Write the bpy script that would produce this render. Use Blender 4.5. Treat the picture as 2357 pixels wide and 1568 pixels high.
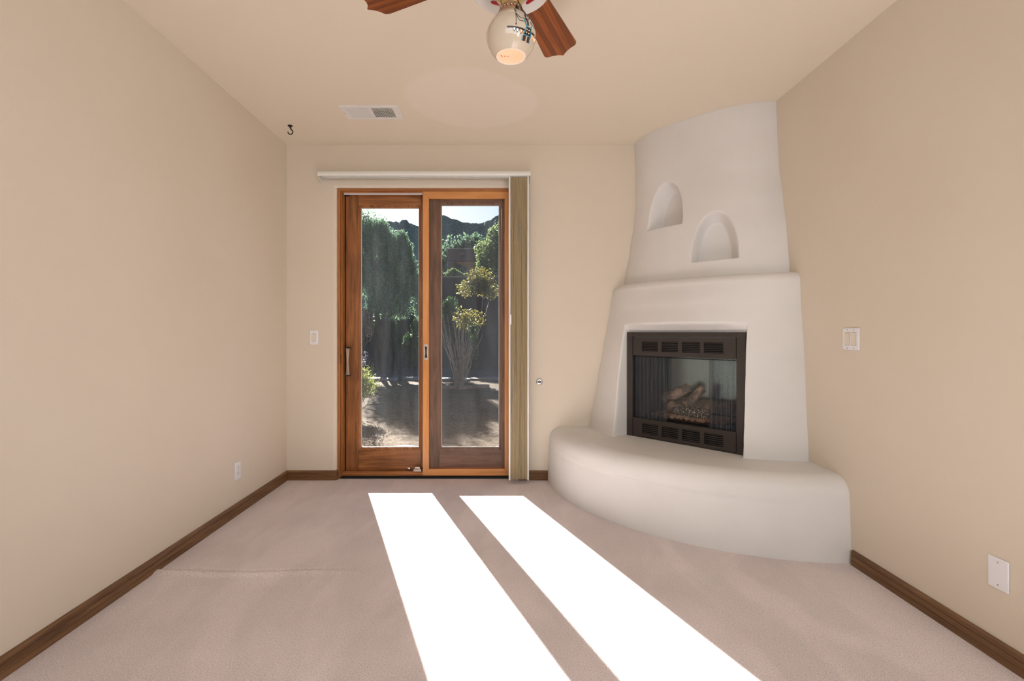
import bpy, bmesh, math, random
from mathutils import Vector, Matrix, noise
R = math.radians
random.seed(7)
scn = bpy.context.scene
col = scn.collection
for o in list(bpy.data.objects): bpy.data.objects.remove(o)

# ------------------------------------------------------------ camera, sky, sun, lights, exposure
CAMZ = 1.21; FPX = 1100.0
cam = bpy.data.cameras.new('camera'); co = bpy.data.objects.new('camera', cam); col.objects.link(co)
cam.sensor_width = 36; cam.lens = 36*FPX/2357
co.location = (0, 0, CAMZ); co.rotation_euler = (R(90), 0, 0)
cam.shift_x = 28.5/2357; cam.shift_y = -19/2357
cam.clip_start = 0.05; cam.clip_end = 1000
scn.camera = co

SUN = Vector((.386, -1, -.527)).normalized()       # direction the sunlight travels
world = bpy.data.worlds.new('world'); scn.world = world; world.use_nodes = True
wn = world.node_tree.nodes; wl = world.node_tree.links
bg = wn['Background']; sky = wn.new('ShaderNodeTexSky'); sky.sky_type = 'NISHITA'
sky.sun_disc = False; sky.sun_elevation = math.asin(-SUN.z); sky.sun_rotation = math.atan2(-SUN.x, -SUN.y)
sky.dust_density = 1.6; sky.air_density = 1.0; sky.altitude = 1300
wl.new(sky.outputs[0], bg.inputs[0]); bg.inputs[1].default_value = 0.16
sl = bpy.data.lights.new('sun', 'SUN'); so = bpy.data.objects.new('sun', sl); col.objects.link(so)
so.rotation_euler = SUN.to_track_quat('-Z', 'Y').to_euler(); so.location = (-6, 14, 9)
sl.energy = 36.0; sl.angle = R(0.53); sl.color = (1, .985, .965)

def area(name, loc, aim, sx, sy, power, colr):
    l = bpy.data.lights.new(name, 'AREA'); l.shape = 'RECTANGLE'; l.size = sx; l.size_y = sy; l.energy = power; l.color = colr
    o = bpy.data.objects.new(name, l); col.objects.link(o); o.location = loc
    o.rotation_euler = (Vector(aim)-Vector(loc)).to_track_quat('-Z', 'Y').to_euler()
    return o
# added rear fill to brighten the room; side daylight from an unseen window
rl = area('rear_fill_light', (0.05, -1.76, 1.36), (0.0, 1.6, 0.75), 3.4, 2.3, 56, (.85, .92, 1.0)); rl.data.spread = R(150)
area('side_window_light', (1.80, -0.7, 1.45), (-1.7, 1.6, 1.0), 1.3, 1.3, 34, (.76, .87, 1.0))
scn.view_settings.view_transform = 'Standard'; scn.view_settings.look = 'None'
scn.view_settings.gamma = 1; scn.view_settings.exposure = -0.07; scn.view_settings.use_curve_mapping = False
scn.cycles.max_bounces = 10; scn.cycles.diffuse_bounces = 6; scn.cycles.transparent_max_bounces = 24
scn.cycles.caustics_reflective = False; scn.cycles.caustics_refractive = False
scn.cycles.sample_clamp_indirect = 6

# ------------------------------------------------------------ helpers
DIM = [1.0]
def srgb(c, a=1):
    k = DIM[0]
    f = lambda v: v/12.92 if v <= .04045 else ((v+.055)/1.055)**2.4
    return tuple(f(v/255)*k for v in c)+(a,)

class NT:
    def __init__(s, name):
        s.m = bpy.data.materials.new(name); s.m.use_nodes = True
        s.n = s.m.node_tree.nodes; s.l = s.m.node_tree.links
        s.b = s.n['Principled BSDF']; s.out = s.n['Material Output']
    def new(s, t, **k):
        nd = s.n.new(t)
        for a, v in k.items():
            if a in nd.inputs.keys() if isinstance(a, str) else False: nd.inputs[a].default_value = v
            else: setattr(nd, a, v)
        return nd
    def coord(s, scale=(1, 1, 1), kind='Object'):
        tc = s.n.new('ShaderNodeTexCoord'); mp = s.n.new('ShaderNodeMapping'); mp.inputs['Scale'].default_value = scale
        s.l.new(tc.outputs[kind], mp.inputs[0]); return mp.outputs[0]
    def noise(s, vec, scale, detail=4, rough=.6, dist=0):
        nd = s.n.new('ShaderNodeTexNoise'); nd.inputs['Scale'].default_value = scale; nd.inputs['Detail'].default_value = detail
        nd.inputs['Roughness'].default_value = rough; nd.inputs['Distortion'].default_value = dist
        s.l.new(vec, nd.inputs['Vector']); return nd.outputs['Fac']
    def ramp(s, fac, stops):
        nd = s.n.new('ShaderNodeValToRGB'); cr = nd.color_ramp
        while len(cr.elements) < len(stops): cr.elements.new(.5)
        for e, (p, c) in zip(cr.elements, stops): e.position = p; e.color = c
        s.l.new(fac, nd.inputs[0]); return nd.outputs[0]
    def mix(s, fac, a, b, mode='MIX'):
        nd = s.n.new('ShaderNodeMix'); nd.data_type = 'RGBA'; nd.blend_type = mode
        for v, i in ((fac, 0), (a, 6), (b, 7)):
            if hasattr(v, 'is_output') : s.l.new(v, nd.inputs[i])
            else: nd.inputs[i].default_value = v
        return nd.outputs[2]
    def math(s, op, a, b=0.0, c=None):
        nd = s.n.new('ShaderNodeMath'); nd.operation = op
        for i, v in enumerate((a, b, c)):
            if v is None: continue
            if hasattr(v, 'is_output'): s.l.new(v, nd.inputs[i])
            else: nd.inputs[i].default_value = v
        return nd.outputs[0]
    def base(s, c):
        if hasattr(c, 'is_output'): s.l.new(c, s.b.inputs['Base Color'])
        else: s.b.inputs['Base Color'].default_value = c
    def bump(s, h, strength, dist=.01, prev=None):
        nd = s.n.new('ShaderNodeBump'); nd.inputs['Strength'].default_value = strength; nd.inputs['Distance'].default_value = dist
        s.l.new(h, nd.inputs['Height'])
        if prev: s.l.new(prev, nd.inputs['Normal'])
        s.l.new(nd.outputs[0], s.b.inputs['Normal']); return nd.outputs[0]
    def set(s, rough=.6, metal=0, spec=.5, **k):
        s.b.inputs['Roughness'].default_value = rough; s.b.inputs['Metallic'].default_value = metal
        s.b.inputs['Specular IOR Level'].default_value = spec
        for a, v in k.items(): s.b.inputs[a.replace('_', ' ')].default_value = v
        return s.m

def plain(name, c, rough=.5, metal=0, spec=.5, nz=0.06, sc=30, bmp=0, **k):
    t = NT(name); v = t.coord(); f = t.noise(v, sc)
    a = srgb(c); lo = tuple(x*(1-nz) for x in a[:3])+(1,); hi = tuple(min(1, x*(1+nz)) for x in a[:3])+(1,)
    t.base(t.ramp(f, [(.3, lo), (.7, hi)]))
    if bmp: t.bump(t.noise(v, sc*4), bmp, .002)
    return t.set(rough, metal, spec, **k)

def wood(name, dark, mid, light, axis='z', rough=.45, scale=1.0, spec=.4, spots=.25):
    t = NT(name); s = [26*scale]*3; s['xyz'.index(axis)] = 1.6*scale
    v = t.coord(tuple(s)); g = t.noise(v, 1.0, 6, .65, 1.2)
    v2 = t.coord((1, 1, 1)); big = t.noise(v2, 3.0*scale, 3, .5)
    c = t.ramp(g, [(.28, srgb(dark)), (.5, srgb(mid)), (.74, srgb(light))])
    c = t.mix(t.ramp(big, [(.42, (0, 0, 0, 1)), (.66, (spots, spots, spots, 1))]), c, srgb(dark))
    t.base(c); t.bump(g, .12, .002)
    return t.set(rough, 0, spec)

M = {}
def make_paint(name, c, c2):
    t = NT(name); v = t.coord(); f = t.noise(v, 1.3, 3, .5); f2 = t.noise(v, 55, 4, .6)
    t.base(t.ramp(f, [(.3, srgb(c)), (.7, srgb(c2))])); n1 = t.bump(f2, .09, .004)
    t.bump(t.noise(v, 6, 3, .5), .12, .01, n1)
    return t.set(.75, 0, .25)
M['wall'] = make_paint('tan_wall_paint', (215, 204, 187), (218, 208, 192))
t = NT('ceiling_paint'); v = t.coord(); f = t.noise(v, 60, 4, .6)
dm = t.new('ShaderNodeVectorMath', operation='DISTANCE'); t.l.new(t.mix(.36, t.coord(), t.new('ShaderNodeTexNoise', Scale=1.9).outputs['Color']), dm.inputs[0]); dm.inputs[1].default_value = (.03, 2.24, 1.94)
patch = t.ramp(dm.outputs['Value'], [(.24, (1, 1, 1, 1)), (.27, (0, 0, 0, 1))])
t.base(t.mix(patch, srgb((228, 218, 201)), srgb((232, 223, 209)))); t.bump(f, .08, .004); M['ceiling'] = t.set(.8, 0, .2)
t = NT('fireplace_plaster'); v = t.coord(); f = t.noise(v, 2.2, 4, .55); f2 = t.noise(v, 14, 5, .6)
t.base(t.ramp(f, [(.3, srgb((214, 212, 209))), (.7, srgb((222, 220, 217)))])); t.bump(f2, .10, .012); M['plaster'] = t.set(.62, 0, .3)

# carpet
t = NT('pink_beige_carpet'); v = t.coord()
f1 = t.noise(v, 230, 3, .8); f2 = t.noise(v, 2.2, 4, .55); f3 = t.noise(v, 95, 3, .6)
c = t.ramp(f1, [(.30, srgb((154, 130, 128))), (.42, srgb((230, 212, 209))), (.62, srgb((255, 249, 247)))])
c2 = t.ramp(f2, [(.35, (.92, .90, .90, 1)), (.65, (1, 1, 1, 1))])
c = t.mix(1.0, c, c2, 'MULTIPLY')
vs = t.coord((3.2, 1.1, 1)); st = t.ramp(t.noise(vs, 1.2, 3, .5, .6), [(.42, (.91, .91, .91, 1)), (.58, (1, 1, 1, 1))])
c = t.mix(1.0, c, st, 'MULTIPLY'); t.base(c)
n1 = t.bump(f1, .6, .007); t.bump(f3, .4, .010, n1); M['carpet'] = t.set(.95, 0, .1, Sheen_Weight=.3)

M['basewood_y'] = wood('oak_baseboard_y', (80, 54, 32), (122, 88, 57), (148, 112, 77), 'y', .45)
M['basewood_x'] = wood('oak_baseboard_x', (80, 54, 32), (120, 85, 54), (146, 109, 74), 'x', .45)
for ax in 'xz':
    M['door_'+ax] = wood('stained_door_wood_'+ax, (92, 54, 28), (150, 96, 54), (182, 124, 74), ax, .4, spots=.4)
    M['jamb_'+ax] = wood('stained_jamb_wood_'+ax, (118, 70, 34), (168, 108, 58), (194, 132, 76), ax, .42, spots=.2)
    M['screenwood_'+ax] = wood('honey_screen_wood_'+ax, (188, 124, 68), (208, 144, 84), (222, 160, 98), ax, .35, spots=.05)
    M['fixed_'+ax] = wood('screen_greyed_door_wood_'+ax, (104, 78, 62), (150, 114, 90), (176, 138, 112), ax, .5, spots=.3)  # greyed to stand for the veil of the insect screen over it
M['blackgap'] = plain('black_gap_and_stop', (16, 15, 15), .8)  # black for the shaded door gaps and the stop block
M['nickel'] = plain('brushed_nickel', (190, 178, 166), .33, 1.0, nz=.04, sc=60)
M['chrome'] = plain('polished_chrome', (215, 216, 220), .09, 1.0, nz=.02)
M['white'] = plain('white_plastic', (232, 232, 236), .35, nz=.01)
M['ivory'] = plain('ivory_plastic', (222, 212, 194), .35, nz=.01)
M['slot'] = plain('dark_slot', (40, 38, 36), .8)
M['vinyl'] = plain('white_vinyl', (228, 228, 222), .4, nz=.015)
M['ventwhite'] = plain('vent_enamel', (228, 228, 226), .4, nz=.01)
M['duct'] = plain('dark_duct_metal', (58, 58, 56), .7)
M['iron'] = plain('black_iron', (30, 27, 25), .55, .4)
M['hearthblack'] = plain('matte_black_steel', (60, 54, 51), .5, .3, nz=.05, sc=200)
M['hearthdark'] = plain('black_firebox_steel', (20, 20, 21), .6, .2)
M['brass'] = plain('polished_brass', (206, 184, 132), .14, 1.0, nz=.03)
M['ceramic'] = plain('white_glazed_ceramic', (226, 222, 216), .12, nz=.02, sc=8, Coat_Weight=.5)
M['redglaze'] = plain('red_glaze', (168, 12, 22), .15, nz=.08, Coat_Weight=.5)
M['egg'] = plain('cream_glazed_ceramic', (206, 192, 172), .10, nz=.03, sc=10, Coat_Weight=.6)
M['inkblack'] = plain('black_glaze', (36, 26, 24), .25)
M['inkbrown'] = plain('brown_glaze', (74, 46, 40), .25)
M['inkcyan'] = plain('turquoise_glaze', (70, 150, 176), .25)
M['tanglaze'] = plain('tan_clay_band', (158, 124, 92), .3, nz=.1)
def emis(name, c, s):
    t = NT(name); t.base(srgb(c)); t.b.inputs['Emission Color'].default_value = srgb(c); t.b.inputs['Emission Strength'].default_value = s; return t.m
M['glow'] = emis('lit_cutout', (255, 170, 130), 1.1); M['glowwhite'] = emis('lit_cutout_white', (255, 246, 238), 1.3)  # emission stands in for bulb light shining through the pierced holes
M['bulb'] = emis('lamp_bulb_glow', (255, 226, 200), 5)
M['eggin'] = plain('cream_shade_interior', (250, 242, 232), .7, nz=.02)

# fan blade: laminated strips along the blade
t = NT('laminated_blade_wood'); tc = t.coord((1.4, 30, 30)); g = t.noise(tc, 1.4, 5, .65, .8)
sp = t.new('ShaderNodeSeparateXYZ'); t.l.new(t.coord((1, 1, 1)), sp.inputs[0])
band = t.math('FRACT', t.math('MULTIPLY', sp.outputs[1], 22.0)); bst = t.math('GREATER_THAN', band, .5)
c = t.ramp(g, [(.3, srgb((118, 58, 20))), (.7, srgb((170, 94, 40)))])
t.base(t.mix(t.math('MULTIPLY', bst, .55), c, srgb((84, 38, 14)))); M['blade'] = t.set(.35, 0, .5)

# woven shade fabric (vertical streaks)
t = NT('woven_brown_shade'); f = t.noise(t.coord((110, 110, .9)), 1.0, 4, .8); f2 = t.noise(t.coord((1, 1, 1)), 1.4, 2)
c = t.ramp(f, [(.3, srgb((80, 74, 62))), (.42, srgb((148, 133, 107))), (.52, srgb((186, 164, 128))), (.64, srgb((136, 139, 132)))])
t.base(t.mix(t.ramp(f2, [(.4, (0, 0, 0, 1)), (.7, (.4, .4, .4, 1))]), c, srgb((172, 160, 128)))); t.bump(f, .5, .002); M['shade'] = t.set(.85, 0, .15)

# window glass with a film of dust
def glass(name, gloss=.05, dust=.05, tint=(1, 1, 1)):
    t = NT(name); t.n.remove(t.b)
    tr = t.new('ShaderNodeBsdfTransparent'); tr.inputs[0].default_value = tint+(1,)
    gl = t.new('ShaderNodeBsdfGlossy'); gl.inputs['Roughness'].default_value = .01
    fr = t.new('ShaderNodeLayerWeight'); fr.inputs['Blend'].default_value = .12
    m1 = t.new('ShaderNodeMixShader'); t.l.new(t.math('ADD', t.math('MULTIPLY', fr.outputs['Fresnel'], .8), gloss), m1.inputs[0]); t.l.new(tr.outputs[0], m1.inputs[1]); t.l.new(gl.outputs[0], m1.inputs[2])
    df = t.new('ShaderNodeBsdfTranslucent'); df.inputs[0].default_value = (.8, .85, .9, 1)
    f = t.noise(t.coord((9, 9, 1.6)), 1.0, 5, .6)
    fac = t.math('MULTIPLY', t.math('ADD', t.math('MULTIPLY', f, 1.6), -.25), dust)
    m2 = t.new('ShaderNodeMixShader'); t.l.new(t.math('MAXIMUM', fac, 0.0), m2.inputs[0]); t.l.new(m1.outputs[0], m2.inputs[1]); t.l.new(df.outputs[0], m2.inputs[2])
    t.l.new(m2.outputs[0], t.out.inputs[0]); return t.m
M['glass'] = glass('dusty_window_glass', .0, .012)
M['fireglass'] = glass('firebox_glass', .10, .0)
def meshmat(name, open_, c, pat=None, rough=.7):
    t = NT(name); t.base(srgb(c)); t.set(rough, .2, .3)
    tr = t.new('ShaderNodeBsdfTransparent'); m = t.new('ShaderNodeMixShader')
    if pat:
        uv = t.new('ShaderNodeUVMap'); sp = t.new('ShaderNodeSeparateXYZ'); t.l.new(uv.outputs[0], sp.inputs[0])
        tri = t.math('PINGPONG', sp.outputs[0], pat)
        w = t.math('FRACT', t.math('MULTIPLY', t.math('ADD', sp.outputs[1], tri), 1/pat*.9))
        f = t.math('GREATER_THAN', w, open_); t.l.new(f, m.inputs[0])
    else: m.inputs[0].default_value = 1-open_
    t.l.new(tr.outputs[0], m.inputs[1]); t.l.new(t.b.outputs[0], m.inputs[2]); t.l.new(m.outputs[0], t.out.inputs[0]); return t.m
M['screen'] = meshmat('insect_screen', .74, (66, 66, 70))
M['curtain'] = meshmat('spark_curtain_mesh', .42, (70, 72, 76), .0062, .45)

# exterior materials (colours scaled down by DIM to stand for a darker outdoor exposure)
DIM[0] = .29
def ground_mat():
    t = NT('sandy_decomposed_granite'); v = t.coord()
    f = t.noise(v, 26, 6, .7); f2 = t.noise(v, 1.2, 4, .6)
    c = t.ramp(f, [(.3, srgb((120, 98, 74))), (.5, srgb((182, 156, 124))), (.7, srgb((216, 194, 164)))])
    t.base(t.mix(t.ramp(f2, [(.4, (0, 0, 0, 1)), (.7, (.35, .35, .35, 1))]), c, srgb((150, 120, 92))))
    t.bump(f, .8, .05); return t.set(.95, 0, .1)
M['sand'] = ground_mat()
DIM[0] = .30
t = NT('grey_gravel'); f = t.new('ShaderNodeTexVoronoi', Scale=16.0); t.l.new(t.coord(), f.inputs['Vector'])
t.base(t.ramp(t.new('ShaderNodeSeparateColor').outputs[0], [(0, (0, 0, 0, 1)), (1, (1, 1, 1, 1))]))
sc_ = t.new('ShaderNodeSeparateColor'); t.l.new(f.outputs['Color'], sc_.inputs[0])
t.base(t.ramp(sc_.outputs[0], [(0, srgb((96, 92, 96))), (.6, srgb((146, 142, 146))), (1, srgb((198, 192, 192)))])); t.bump(f.outputs['Distance'], .9, .04); M['gravel'] = t.set(.9, 0, .15)
M['adobe'] = plain('brown_stucco', (88, 76, 80), .95, nz=.14, sc=5, bmp=.3)
M['housestucco'] = plain('neighbour_stucco', (140, 118, 112), .95, nz=.08, sc=2)
M['lit_tan'] = plain('sunlit_wall_tan', (214, 176, 124), .9, nz=.05)
M['flag'] = plain('pink_flagstone', (196, 170, 156), .85, nz=.16, sc=6, bmp=.3)
M['flaggrey'] = plain('grey_flagstone', (170, 172, 178), .8, nz=.16, sc=6, bmp=.3)
M['bark'] = plain('grey_bark', (104, 88, 74), .95, nz=.2, sc=24, bmp=.4)
M['twig'] = plain('bare_twig', (226, 210, 190), .9, nz=.15, sc=20)
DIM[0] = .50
def leafmat(name, c, c2, trans=.5):
    t = NT(name); oi = t.noise(t.coord(), 2.7, 3, .6); gi = t.noise(t.coord(), 40, 2, .5)
    cc = t.ramp(t.math('ADD', t.math('MULTIPLY', oi, .5), t.math('MULTIPLY', gi, .5)), [(.35, srgb(c)), (.65, srgb(c2))]); t.base(cc); t.set(.5, 0, .35)
    tl = t.new('ShaderNodeBsdfTranslucent'); t.l.new(cc, tl.inputs[0]); m = t.new('ShaderNodeMixShader'); m.inputs[0].default_value = trans
    t.l.new(t.b.outputs[0], m.inputs[1]); t.l.new(tl.outputs[0], m.inputs[2]); t.l.new(m.outputs[0], t.out.inputs[0]); return t.m
M['juniper'] = leafmat('juniper_foliage', (92, 130, 108), (172, 204, 158), .45)
M['darkleaf'] = leafmat('dark_green_leaves', (48, 86, 50), (92, 126, 60), .45)
M['limeleaf'] = leafmat('light_green_leaves', (130, 154, 96), (176, 192, 130), .5)
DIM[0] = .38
M['yellowleaf'] = leafmat('yellow_green_leaves', (132, 152, 66), (214, 186, 92), .5)
M['sageleaf'] = leafmat('pale_sage_leaves', (164, 178, 84), (214, 214, 132), .5)
M['lavender'] = leafmat('lavender_flowers', (206, 196, 220), (240, 236, 246), .4)
M['drygrey'] = leafmat('dry_grey_twigs', (116, 108, 100), (168, 158, 146), .2)
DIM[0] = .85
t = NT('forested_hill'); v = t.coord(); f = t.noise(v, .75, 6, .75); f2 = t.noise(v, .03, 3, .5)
c = t.ramp(f, [(.35, srgb((66, 88, 88))), (.52, srgb((104, 130, 122))), (.68, srgb((146, 162, 142)))])  # lighter bluish tones put distance haze into the hill colour
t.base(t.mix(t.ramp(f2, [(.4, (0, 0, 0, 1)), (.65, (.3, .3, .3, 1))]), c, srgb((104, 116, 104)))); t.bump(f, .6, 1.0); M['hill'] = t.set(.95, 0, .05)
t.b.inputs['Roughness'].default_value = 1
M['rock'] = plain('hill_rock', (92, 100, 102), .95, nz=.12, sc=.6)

DIM[0] = 1.0
def link(name, me, mats, parent=None):
    o = bpy.data.objects.new(name, me); col.objects.link(o)
    for m in (mats if isinstance(mats, (list, tuple)) else [mats]): me.materials.append(m)
    if parent: o.parent = parent
    return o
def finish(o, smooth=False, bevel=0, seg=2, angle=35):
    me = o.data
    if smooth or bevel:
        me.shade_smooth()
        if hasattr(me, 'set_sharp_from_angle'): me.set_sharp_from_angle(angle=R(angle))
    if bevel:
        b = o.modifiers.new('bevel', 'BEVEL'); b.width = bevel; b.segments = seg; b.limit_method = 'ANGLE'; b.angle_limit = R(40)
        b.harden_normals = False
    return o
class MB:
    def __init__(s): s.v = []; s.f = []; s.mi = []; s.cur = 0
    def face(s, *i): s.f.append(tuple(i)); s.mi.append(s.cur)
    def box(s, x0, x1, y0, y1, z0, z1, mat=None):
        b = len(s.v); P = [(x0,y0,z0),(x1,y0,z0),(x1,y1,z0),(x0,y1,z0),(x0,y0,z1),(x1,y0,z1),(x1,y1,z1),(x0,y1,z1)]
        if mat is not None: P = [tuple(mat @ Vector(p)) for p in P]
        s.v += P
        for q in ((0,3,2,1),(4,5,6,7),(0,1,5,4),(1,2,6,5),(2,3,7,6),(3,0,4,7)): s.face(*[b+i for i in q])
        return s
    def poly_prism(s, pts, n, d):
        """pts: list of 3D points of a planar outline; n: direction; d: thickness"""
        b = len(s.v); k = len(pts); n = Vector(n)*d
        s.v += [tuple(p) for p in pts] + [tuple(Vector(p)+n) for p in pts]
        s.face(*range(b+k-1, b-1, -1)); s.face(*range(b+k, b+2*k))
        for i in range(k): j = (i+1) % k; s.face(b+i, b+j, b+k+j, b+k+i)
        return s
    def lathe(s, prof, c=(0,0,0), n=32, axis='z', caps=True):
        b = len(s.v)
        for r, z in prof:
            for i in range(n):
                a = 2*math.pi*i/n; x, y = r*math.cos(a), r*math.sin(a)
                p = (x, y, z) if axis == 'z' else ((x, -z, y) if axis == 'y' else (z, x, y))
                s.v.append((c[0]+p[0], c[1]+p[1], c[2]+p[2]))
        for k in range(len(prof)-1):
            for i in range(n):
                j = (i+1) % n; s.face(b+k*n+i, b+k*n+j, b+(k+1)*n+j, b+(k+1)*n+i)
        if caps:
            if prof[0][0] > 1e-6: s.face(*[b+i for i in range(n-1, -1, -1)])
            if prof[-1][0] > 1e-6: s.face(*[b+(len(prof)-1)*n+i for i in range(n)])
        return s
    def tube(s, pts, rad, n=8, caps=True):
        pts = [Vector(p) for p in pts]; b = len(s.v)
        rs = rad if isinstance(rad, (list, tuple)) else [rad]*len(pts)
        up = None
        for i, p in enumerate(pts):
            d = (pts[min(i+1, len(pts)-1)]-pts[max(i-1, 0)]).normalized()
            if up is None: up = d.orthogonal().normalized()
            up = (up-d*up.dot(d)).normalized(); w = d.cross(up)
            for k in range(n):
                a = 2*math.pi*k/n; s.v.append(tuple(p+(up*math.cos(a)+w*math.sin(a))*rs[i]))
        for i in range(len(pts)-1):
            for k in range(n):
                j = (k+1) % n; s.face(b+i*n+k, b+i*n+j, b+(i+1)*n+j, b+(i+1)*n+k)
        if caps: s.face(*[b+k for k in range(n-1, -1, -1)]); s.face(*[b+(len(pts)-1)*n+k for k in range(n)])
        return s
    def build(s, name, mats, parent=None, smooth=False, bevel=0, seg=2, angle=35):
        me = bpy.data.meshes.new(name); me.from_pydata(s.v, [], s.f); me.polygons.foreach_set('material_index', s.mi); me.update()
        o = link(name, me, mats, parent); return finish(o, smooth, bevel, seg, angle)
def tag(o, label=None, cat=None, group=None, kind=None):
    for k, v in (('label', label), ('category', cat), ('group', group), ('kind', kind)):
        if v: o[k] = v
    return o
def empty(name, loc, label, cat, rz=0, group=None):
    o = bpy.data.objects.new(name, None); col.objects.link(o); o.location = loc; o.rotation_euler = (0, 0, rz); o.empty_display_size = .05
    return tag(o, label, cat, group)
def kids_world(root):
    """children were written in world coordinates: keep them where they are"""
    mi = Matrix.LocRotScale(root.location, root.rotation_euler, None).inverted()
    for ch in root.children: ch.matrix_parent_inverse = mi
def struct(o): o['kind'] = 'structure'; return o
def P(px, py, Y): return Vector(((px-1150)/FPX*Y, Y, CAMZ+(765-py)/FPX*Y))

# ------------------------------------------------------------ room shell
XL, XR, YB, YR, H = -1.744, 1.84, 3.916, -1.8, 2.748
# floor (real crease in the carpet)
ys = [YR, 0, 1.2, 2.0] + [2.30+.01*i for i in range(26)] + [2.7, 3.2, YB, 4.14]
xs = [XL-.02] + [-1.70+.05*i for i in range(24)] + [-.4, 0, .6, 1.2, XR+.02]
me = bpy.data.meshes.new('floor'); vv = []; ff = []
for y in ys:
    for x in xs:
        fade = max(0, min(1, (-.62-x)/.3)); yc = 2.435+.012*math.sin(x*6)
        z = fade*(.011*math.exp(-((y-yc+.035)/.024)**2) - .010*math.exp(-((y-yc)/.008)**2))
        vv.append((x, y, z))
nx = len(xs)
for j in range(len(ys)-1):
    for i in range(nx-1): ff.append((j*nx+i, j*nx+i+1, (j+1)*nx+i+1, (j+1)*nx+i))
me.from_pydata(vv, [], ff); fl = link('floor', me, M['carpet']); me.shade_smooth(); struct(fl)
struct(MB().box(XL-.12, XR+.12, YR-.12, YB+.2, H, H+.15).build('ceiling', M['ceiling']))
struct(MB().box(XL-.15, XL, YR-.12, YB+.214, 0, H).build('wall_left', M['wall']))
struct(MB().box(XR, XR+.15, YR-.12, YB+.214, 0, H).build('wall_right', M['wall']))
struct(MB().box(XL, XR, YR-.15, YR, 0, H).build('wall_rear', M['wall']))
# back wall with a rounded (bullnose) opening
OX0, OX1, OZ = -1.338, .125, 2.397; BR = .026; WT = .214
w = MB(); prof = [(BR*(1-math.sin(a)), BR*(1-math.cos(a))) for a in [math.pi/2*i/8 for i in range(9)]] + [(0, WT)]
prof = [(BR, 0)] + prof[1:]
path = [((OX0, 0), (-1, 0)), ((OX0, OZ), (-1, 1)), ((OX1, OZ), (1, 1)), ((OX1, 0), (1, 0))]
for (px, pz), (dx, dz) in path:
    for a, b in prof: w.v.append((px+dx*a, YB+b, pz+dz*a))
n = len(prof)
for k in range(3):
    for i in range(n-1): w.face(k*n+i, k*n+i+1, (k+1)*n+i+1, (k+1)*n+i)
def quad(w, pts): b = len(w.v); w.v += pts; w.face(b, b+1, b+2, b+3)
quad(w, [(XL-.05, YB, 0), (OX0-BR, YB, 0), (OX0-BR, YB, OZ+BR), (XL-.05, YB, OZ+BR)])
quad(w, [(OX1+BR, YB, 0), (XR+.05, YB, 0), (XR+.05, YB, OZ+BR), (OX1+BR, YB, OZ+BR)])
quad(w, [(XL-.05, YB, OZ+BR), (XR+.05, YB, OZ+BR), (XR+.05, YB, H), (XL-.05, YB, H)])
Yo = YB+WT
quad(w, [(XL-.15, Yo, -.1), (XL-.15, Yo, OZ), (OX0, Yo, OZ), (OX0, Yo, -.1)])
quad(w, [(OX1, Yo, -.1), (OX1, Yo, OZ), (XR+.15, Yo, OZ), (XR+.15, Yo, -.1)])
quad(w, [(XL-.15, Yo, OZ), (XL-.15, Yo, H), (XR+.15, Yo, H), (XR+.15, Yo, OZ)])
struct(w.build('wall_back', M['wall'], smooth=True, angle=50))

# baseboards: profile swept along a path, n points to the room side
BP = [(0, 0), (.014, 0), (.014, .024), (.0105, .0265), (.0135, .029), (.0135, .050), (.0100, .0525), (.0130, .055), (.0130, .070), (.007, .078), (0, .078)]
def baseboard(name, pts, mat):
    w = MB(); n = len(BP); pts = [Vector(p) for p in pts]
    for i, p in enumerate(pts):
        d0 = (p-pts[i-1]).normalized() if i else None; d1 = (pts[i+1]-p).normalized() if i < len(pts)-1 else None
        n0 = Vector((d0.y, -d0.x)) if d0 else None; n1 = Vector((d1.y, -d1.x)) if d1 else None
        if n0 and n1: nn = (n0+n1).normalized(); nn = nn/max(.4, nn.dot(n0))
        else: nn = n0 or n1
        for a, z in BP: w.v.append((p.x+nn.x*a, p.y+nn.y*a, z))
    for k in range(len(pts)-1):
        for i in range(n-1): w.face(k*n+i, (k+1)*n+i, (k+1)*n+i+1, k*n+i+1)
    w.face(*range(n)); w.face(*[(len(pts)-1)*n+i for i in range(n-1, -1, -1)])
    return struct(w.build(name, mat, smooth=True, angle=20))
arc = [(OX0-BR+BR*math.sin(a)-.0, YB+BR-BR*math.cos(a)) for a in [math.pi/2*i/6 for i in range(7)]]
baseboard('baseboard_left', [(XL, YR), (XL, YB)], M['basewood_y'])
baseboard('baseboard_back', [(XL+.013, YB)] + arc + [(OX0, YB+.034)], M['basewood_x'])
baseboard('baseboard_back', [(OX1+BR, YB), (.41, YB)], M['basewood_x'])
baseboard('baseboard_right', [(XR, 2.485), (XR, YR)], M['basewood_y'])

# ------------------------------------------------------------ sliding door
dr = bpy.data.objects.new('door_1', None); col.objects.link(dr); dr.location = (-.6, 3.98, 0); dr['kind'] = 'structure'; dr.empty_display_size = .1
def jamb_v(x0, x1, name='door_jamb'):
    s = 1 if x0 < -.6 else -1; a = x0 if s > 0 else x1
    w = MB()
    def bx(u0, u1, y0, y1):
        xa, xb = sorted((a+s*u0, a+s*u1)); w.box(xa, xb, y0, y1, .0, OZ)
    bx(0, .022, 3.938, 4.128); bx(.022, .030, 3.950, 4.128); bx(.030, .036, 3.944, 3.985)
    return w.build(name, M['jamb_z'], dr, bevel=.0025)
MB().box(OX0+.030, OX0+.052, 4.034, 4.040, .05, OZ-.03).build('jamb_gap_strip', M['blackgap'], dr)  # black strip stands in for the shaded gap beside the panel
jamb_v(OX0+.002, OX0+.04); jamb_v(OX1-.04, OX1-.002)
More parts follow.
